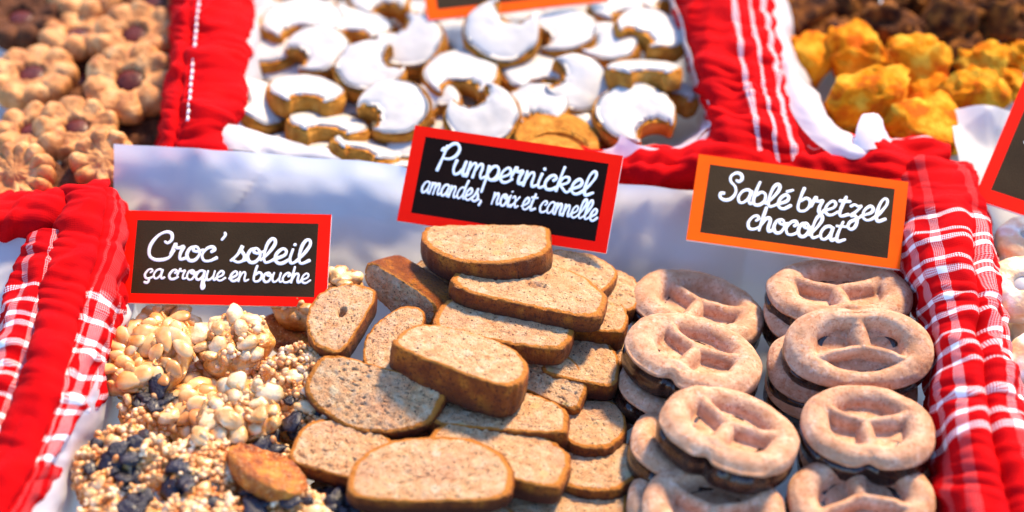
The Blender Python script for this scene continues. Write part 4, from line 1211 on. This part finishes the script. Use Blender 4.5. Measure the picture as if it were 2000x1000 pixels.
MN = [
 (588, 32, 4.4, 82, -80, (0, .15, 1), 1, 'crescent at the back corner, arching over the small tilted one'),
 (690, 42, 4.2, 76, -80, (.1, .25, 1), 2, 'flat lying crescent with brown cut end, behind the three crescents in a row'),
 (524, 88, 4.1, 62, 110, (0, .1, 1), 3, 'crescent wedged in the corner against the red stitched cloth'),
 (622, 92, 4.6, 64, 205, (0, -.15, 1), 4, 'crescent whose bite faces the red stitched cloth, full white face'),
 (800, 78, 4.6, 70, 130, (-.1, -.2, 1), 5, 'upright crescent leaning beside the orange lit sign'),
 (722, 126, 4.9, 70, 20, (0, -.15, 1), 6, 'broad crescent in the centre of the white heap, overlapping an upright one'),
 (598, 170, 4.9, 76, -75, (.12, .35, 1), 7, 'crescent tipped to show a thick brown front edge, third from the stitched cloth'),
 (512, 196, 4.8, 64, 170, (.5, .0, .9), 8, 'crescent standing on edge next to the paper flap'),
 (642, 236, 4.6, 82, -80, (.15, .5, 1), 9, 'nearly level crescent with long brown edge, below the tipped one'),
 (770, 204, 5.1, 72, 205, (.0, -.2, 1), 10, 'white faced crescent beneath the broad central one'),
 (848, 192, 4.5, 52, -60, (0, -.2, 1), 11, 'small crescent part hidden between two white faced ones'),
 (900, 138, 4.8, 76, -90, (0, .05, 1), 12, 'rounded crescent with open brown mouth under the orange lit sign'),
 (580, 276, 4.3, 72, -80, (.05, .45, 1), 13, 'lowest crescent resting on the pink tinted paper flap'),
 (718, 284, 4.4, 70, -120, (.3, .5, .9), 14, 'crescent leaning with brown tip upward behind the tall paper'),
 (800, 292, 4.1, 54, -90, (0, 0, 1), 15, 'crescent with smooth white back touching corner of pumpernickel sign'),
 (980, 58, 5.4, 76, 62, (0, -.3, 1), 16, 'large crescent standing in front of the orange lit sign'),
 (942, 222, 5.0, 74, 118, (0, -.3, 1), 17, 'crescent with curled horns upward directly behind the pumpernickel sign'),
 (1044, 138, 4.5, 66, -60, (0, .1, 1), 18, 'crescent overlapped by an upright one and a shaded one'),
 (1050, 200, 4.7, 62, -90, (0, -.1, 1), 19, 'shaded crescent with brown rim above the bare brown ones'),
 (1130, 160, 4.9, 68, 160, (.15, -.35, 1), 20, 'upright crescent in the middle of the far half of the heap'),
 (1098, 56, 4.7, 72, 200, (-.1, .05, 1), 21, 'crescent below the orange lit frame with broad brown end'),
 (1190, 78, 4.8, 62, 180, (0, 0, 1), 22, 'bright crescent behind the brown edged bar shaped one'),
 (1276, 52, 5.0, 72, 215, (.2, .1, 1), 23, 'bright crescent touching the far paper wall'),
 (1258, 128, 5.3, 74, -84, (.0, .55, 1), 24, 'bar like crescent showing straight brown side near the striped red cloth'),
 (1240, 216, 5.1, 80, -50, (0, -.15, 1), 25, 'crescent hooked over the pointed paper corner'),
 (1318, 172, 4.2, 52, -90, (.2, .3, 1), 26, 'small end of a crescent against the paper wall'),
 (1204, 10, 4.5, 56, -60, (0, .2, 1), 30, 'brown tipped crescent at the back next to the orange lit sign'),
 (1290, -16, 4.3, 60, -60, (0, 0, 1), 31, 'rearmost crescent at the far corner of the heap'),
 (740, -10, 4.0, 60, -60, (0, 0, 1), 32, 'rearmost crescent beside upright one leaning at the sign'),
 (1150, 240, 4.2, 60, 40, (0, 0, 1), 33, 'buried crescent beneath the hooked one'),
 (880, 70, 3.3, 60, 240, (0, 0, 1), 34, 'buried crescent in shade under the orange lit sign'),
 (670, 190, 3.6, 62, 40, (0, 0, 1), 35, 'buried crescent under the nearly level one'),
 (1190, 160, 3.7, 66, 100, (0, 0, 1), 36, 'buried crescent behind the bar like one'),
 (560, 130, 3.6, 62, 40, (0, 0, 1), 37, 'buried crescent beneath the tipped thick edged one'),
 (1010, 40, 3.3, 62, 200, (0, 0, 1), 38, 'buried crescent below the large standing one'),
 (850, 250, 3.8, 62, 200, (0, 0, 1), 39, 'buried crescent behind the corner of the pumpernickel sign'),
]
for q in MN: make_moon(*q)
_r = random.Random(4)
for k in range(20):
    px, py = 540 + (k % 7) * 115 + _r.uniform(-20, 20), 30 + (k // 7) * 95 + _r.uniform(-15, 15)
    o = make_moon(px, py, 2.5 + .2 * _r.random(), 66, _r.uniform(0, 360), (_r.uniform(-.3, .3), _r.uniform(-.3, .3), 1), 60 + k, 'iced crescent almost wholly buried at the bottom of the white heap')
    o['group'] = 'iced crescents buried at the bottom of the heap'
# two bare crescents lying face down (no icing visible)
for (cx, cy, z, r, bt, n, sd, lb) in [
    (1088, 268, 4.7, 82, -88, (.05, .0, 1), 40, 'bare brown crescent lying face down above a smaller one'),
    (1084, 296, 4.9, 64, -85, (.1, .1, 1), 41, 'small bare brown crescent just above the top of pumpernickel sign')]:
    o = make_moon(cx, cy, z, r, bt, n, sd, lb)
    ic = [c for c in o.children if c.name.startswith('icing')][0]
    ic.matrix_local = Matrix.Translation((0, 0, -.85 * CM)) @ Matrix.Rotation(math.pi, 4, 'X') @ Matrix.Translation((0, 0, 0))

# ------------------------------------------------------------------ coconut rocks
def ico_rock(seed, amp, sub=4, sharp=1.0):
    import bmesh
    bm = bmesh.new()
    bmesh.ops.create_icosphere(bm, subdivisions=sub, radius=1)
    V = np.array([v.co for v in bm.verts]); F = [tuple(v.index for v in f.verts) for f in bm.faces]
    bm.free()
    n1 = vn(V[:, 0] * 1.5, V[:, 1] * 1.5, V[:, 2] * 1.5, seed)
    n2 = 1 - 2 * np.abs(vn(V[:, 0] * 2.3 + 5, V[:, 1] * 2.3, V[:, 2] * 2.3, seed + 3))
    n4 = 1 - 2 * np.abs(vn(V[:, 0] * 4.3, V[:, 1] * 4.3 + 9, V[:, 2] * 4.3, seed + 13))
    n3 = .9 * n4 + fbm(V[:, 0] * 5, V[:, 1] * 5, V[:, 2] * 5, seed + 6, 3)
    k = 1 + amp * (.55 * n1 + .55 * n2 + .30 * n3)
    # a few flattened facets
    rs = np.random.RandomState(seed)
    V = V * k[:, None]
    for _ in range(5):
        d = unit(rs.normal(size=3)); h = rs.uniform(.62, .8)
        q = V @ d
        V = V - np.outer(np.clip(q - h, 0, 9) * .75, d)
    return V, F

def make_rock(name, cx, cy, z, r, seed, label, mat, amp=.42, flat=.85, group=None):
    O = P(cx, cy, z); R0 = .88 * r / ppc(O)
    V, F = ico_rock(seed, amp)
    V = V * np.array([R0, R0, R0 * flat])
    rs = np.random.RandomState(seed + 3)
    M = Matrix.Translation(Vector(O) * CM) @ Matrix.Rotation(rs.uniform(0, 6.28), 4, 'Z') @ Matrix.Rotation(rs.uniform(-.3, .3), 4, 'X')
    o = link(name, new_mesh(name, V, F, mat), None, M)
    tag(o, label, 'biscuit', group)
    return o

g1, g2 = 'golden coconut rocks', 'brown coconut rocks'
for q in [
 (1585, 118, 3.8, 60, 1, 'golden coconut rock nearest the tall curled paper side'),
 (1672, 112, 4.0, 64, 2, 'peaked golden coconut rock behind the biggest one'),
 (1690, 200, 4.4, 92, 3, 'biggest golden coconut rock, in the middle of the curled paper'),
 (1792, 124, 4.6, 66, 4, 'golden coconut rock highest on the heap, before the brown ones'),
 (1790, 186, 3.7, 56, 5, 'small golden coconut rock sunk between three bigger ones'),
 (1812, 246, 4.3, 80, 6, 'golden coconut rock at the front of the heap, above the red cloth'),
 (1902, 192, 4.4, 64, 7, 'golden coconut rock touching the tall white paper by the tilted sign'),
 (1916, 134, 3.8, 58, 8, 'deep orange coconut rock on the brown ones'),
 (1995, 110, 3.9, 40, 9, 'golden coconut rock cut off by the picture edge'),
 (1730, 250, 3.2, 60, 10, 'golden coconut rock low beside the white paper fold'),
 (1975, 172, 3.4, 40, 11, 'small amber coconut rock beside the tilted sign'),
]: make_rock('coconut_rock', *q, M_coco, group=g1)
for q in [
 (1568, 28, 3.8, 62, 21, 'brown coconut rock beside the tall paper at the back'),
 (1650, 20, 3.3, 60, 22, 'dark coconut rock in the shadow at the back'),
 (1730, 60, 3.5, 62, 23, 'dark brown rock behind the peaked golden one'),
 (1770, -6, 3.8, 60, 24, 'rearmost brown coconut rock in the heap'),
 (1850, 46, 3.9, 66, 25, 'brown coconut rock behind the highest golden rock'),
 (1872, 112, 3.4, 56, 26, 'dark rock between the highest golden and the deep orange one'),
 (1940, 40, 4.1, 70, 27, 'brown coconut rock above the deep orange one'),
 (1996, 50, 3.8, 60, 28, 'brown coconut rock at the far back corner'),
 (1905, -20, 3.8, 64, 29, 'brown coconut rock cut off at the upper edge'),
 (1640, 90, 3.0, 60, 30, 'dark rock glimpsed between two golden ones'),
 (1770, 100, 3.0, 60, 31, 'dark rock under the highest golden one'),
]: make_rock('brown_coconut_rock', *q, M_brownrock, amp=.55, group=g2)

# ------------------------------------------------------------------ flower biscuits with jam (out of focus)
def make_flower(cx, cy, z, r, n, seed, label, mat, petals=9, jam=True, sy=1.0):
    M, R0 = disc_pose(cx, cy, z, r, seed * 37 % 360, n)
    na = petals * 12
    t = np.linspace(0, 2 * math.pi, na, endpoint=False)
    pet = np.abs(np.cos(petals * t / 2))
    rad = (.88 + .12 * np.sqrt(pet)) * (1 + .07 * fbm(np.cos(t) * 2.2, np.sin(t) * 2.2, seed, seed, 2))
    R = np.column_stack([R0 * np.cos(t) * rad, R0 * np.sin(t) * rad])
    def ztop(X, Y, s):
        th = np.arctan2(Y, X)
        pr = np.abs(np.cos(petals * th / 2)) ** .6
        b = .28 * pr * np.exp(-((s - .78) / .22) ** 2) + .12 * (1 - s) 
        h = -.38 * sstep(.36, .26, s) if jam else .15 * sstep(.4, .1, s)
        return b + h + .11 * fbm(X * 1.8, Y * 1.8, seed, seed, 3) - .12 * sstep(.9, 1, s)
    V, F, s, zone = polar(R, 26, ztop, [(1.02, -.3), (1.0, -.6), (.92, -.85)], -.85)
    o = thing('flower_biscuit', M, label, 'biscuit', 'flower shaped biscuits')
    link('shortbread', new_mesh('shortbread', V, F, mat), o)
    if jam:
        V, F = ellipsoid(8, 18, (R0 * .31, R0 * .31, .16))
        V[:, 2] += -.17
        V = V + .02 * vn(V[:, 0] * 4, V[:, 1] * 4, V[:, 2] * 4, seed)[:, None]
        link('jam', new_mesh('jam', V, F, M_jam), o)
    return o
for q in [
 (262, 62, 4.6, 86, (0, -.1, 1), 1, 'flower biscuit with dark jam centre nearest the stitched red cloth', M_linz),
 (252, 152, 4.8, 92, (0, -.2, 1), 2, 'pale flower biscuit in front of the jam one by the stitched cloth', M_linz),
 (150, 246, 4.6, 82, (.1, -.1, 1), 3, 'flower biscuit with open jam centre in the middle of the heap', M_linz),
 (60, 250, 4.4, 78, (0, 0, 1), 4, 'flower biscuit beside the middle one, towards the outer edge', M_linz),
 (205, 310, 5.0, 66, (.1, -.5, .9), 5, 'flower biscuit with bead like petals behind the tall paper corner', M_linz, 9, False),
 (30, 340, 5.0, 72, (-.1, -.4, 1), 6, 'textured flower biscuit resting on the plain red cloth rim', M_linz, 13, False),
 (130, 352, 4.2, 66, (0, 0, 1), 7, 'dark cocoa biscuit low behind the red cloth rim', M_linzdark, 11, False),
 (60, 140, 4.2, 88, (0, 0, 1), 8, 'golden flower biscuit in the shade near the outer edge', M_linz),
 (150, 60, 4.1, 76, (0, .2, 1), 9, 'flower biscuit tipped back in the second row', M_linz),
 (40, 30, 4.0, 80, (0, 0, 1), 10, 'dark cocoa flower biscuit at the far outer corner', M_linzdark),
 (300, 0, 3.8, 70, (0, 0, 1), 11, 'dark flower biscuit at the upper edge beside the red cloth', M_linzdark),
 (170, -20, 4.2, 76, (0, 0, 1), 12, 'rearmost golden flower biscuit', M_linz),
 (290, 240, 3.4, 80, (0, 0, 1), 13, 'cocoa biscuit deep between the pale flower and the paper', M_linzdark, 11, False),
 (150, 150, 3.3, 80, (0, 0, 1), 14, 'buried biscuit in the centre of the flower heap', M_linzdark),
]: make_flower(*q)

# ------------------------------------------------------------------ glazed round biscuits at the picture's edge
def make_round(cx, cy, z, r, n, seed, label):
    M, R0 = disc_pose(cx, cy, z, r, 0, n)
    na = 80
    t = np.linspace(0, 2 * math.pi, na, endpoint=False)
    rad = 1 + .06 * fbm(np.cos(t) * 2, np.sin(t) * 2, seed, seed, 3)
    R = np.column_stack([R0 * np.cos(t) * rad, R0 * np.sin(t) * rad])
    def ztop(X, Y, s):
        return .45 * np.sqrt(np.clip(1 - (s * .97) ** 2, 0, 1)) - .35 * sstep(.35, .1, s) + .05 * fbm(X * 2.4, Y * 2.4, seed, seed, 3)
    V, F, s, zone = polar(R, 22, ztop, [(1.03, -.15), (1.02, -.5), (.92, -.8)], -.85)
    o = thing('ring_biscuit', M, label, 'biscuit', 'glazed round biscuits')
    link('dough', new_mesh('dough', V, F, M_glaze), o)
    V, F = ellipsoid(8, 16, (R0 * .30, R0 * .28, .22)); V[:, 2] += .12
    V = V + .05 * vn(V[:, 0] * 2, V[:, 1] * 2, V[:, 2] * 2, seed)[:, None]
    link('icing', new_mesh('icing', V, F, M_icing), o)
for q in [
 (2004, 468, 4.0, 58, (0, 0, 1), 1, 'glazed round biscuit just below the tilted red sign'),
 (1994, 560, 4.6, 66, (-.1, -.3, 1), 2, 'glazed round biscuit with white icing in its centre, beside the checked cloth'),
 (2024, 700, 4.4, 56, (-.1, -.2, 1), 3, 'glazed round biscuit lowest of the three by the checked cloth'),
 (2030, 630, 2.6, 60, (0, 0, 1), 4, 'shaded glazed biscuit sunk between the others'),
]: make_round(*q)
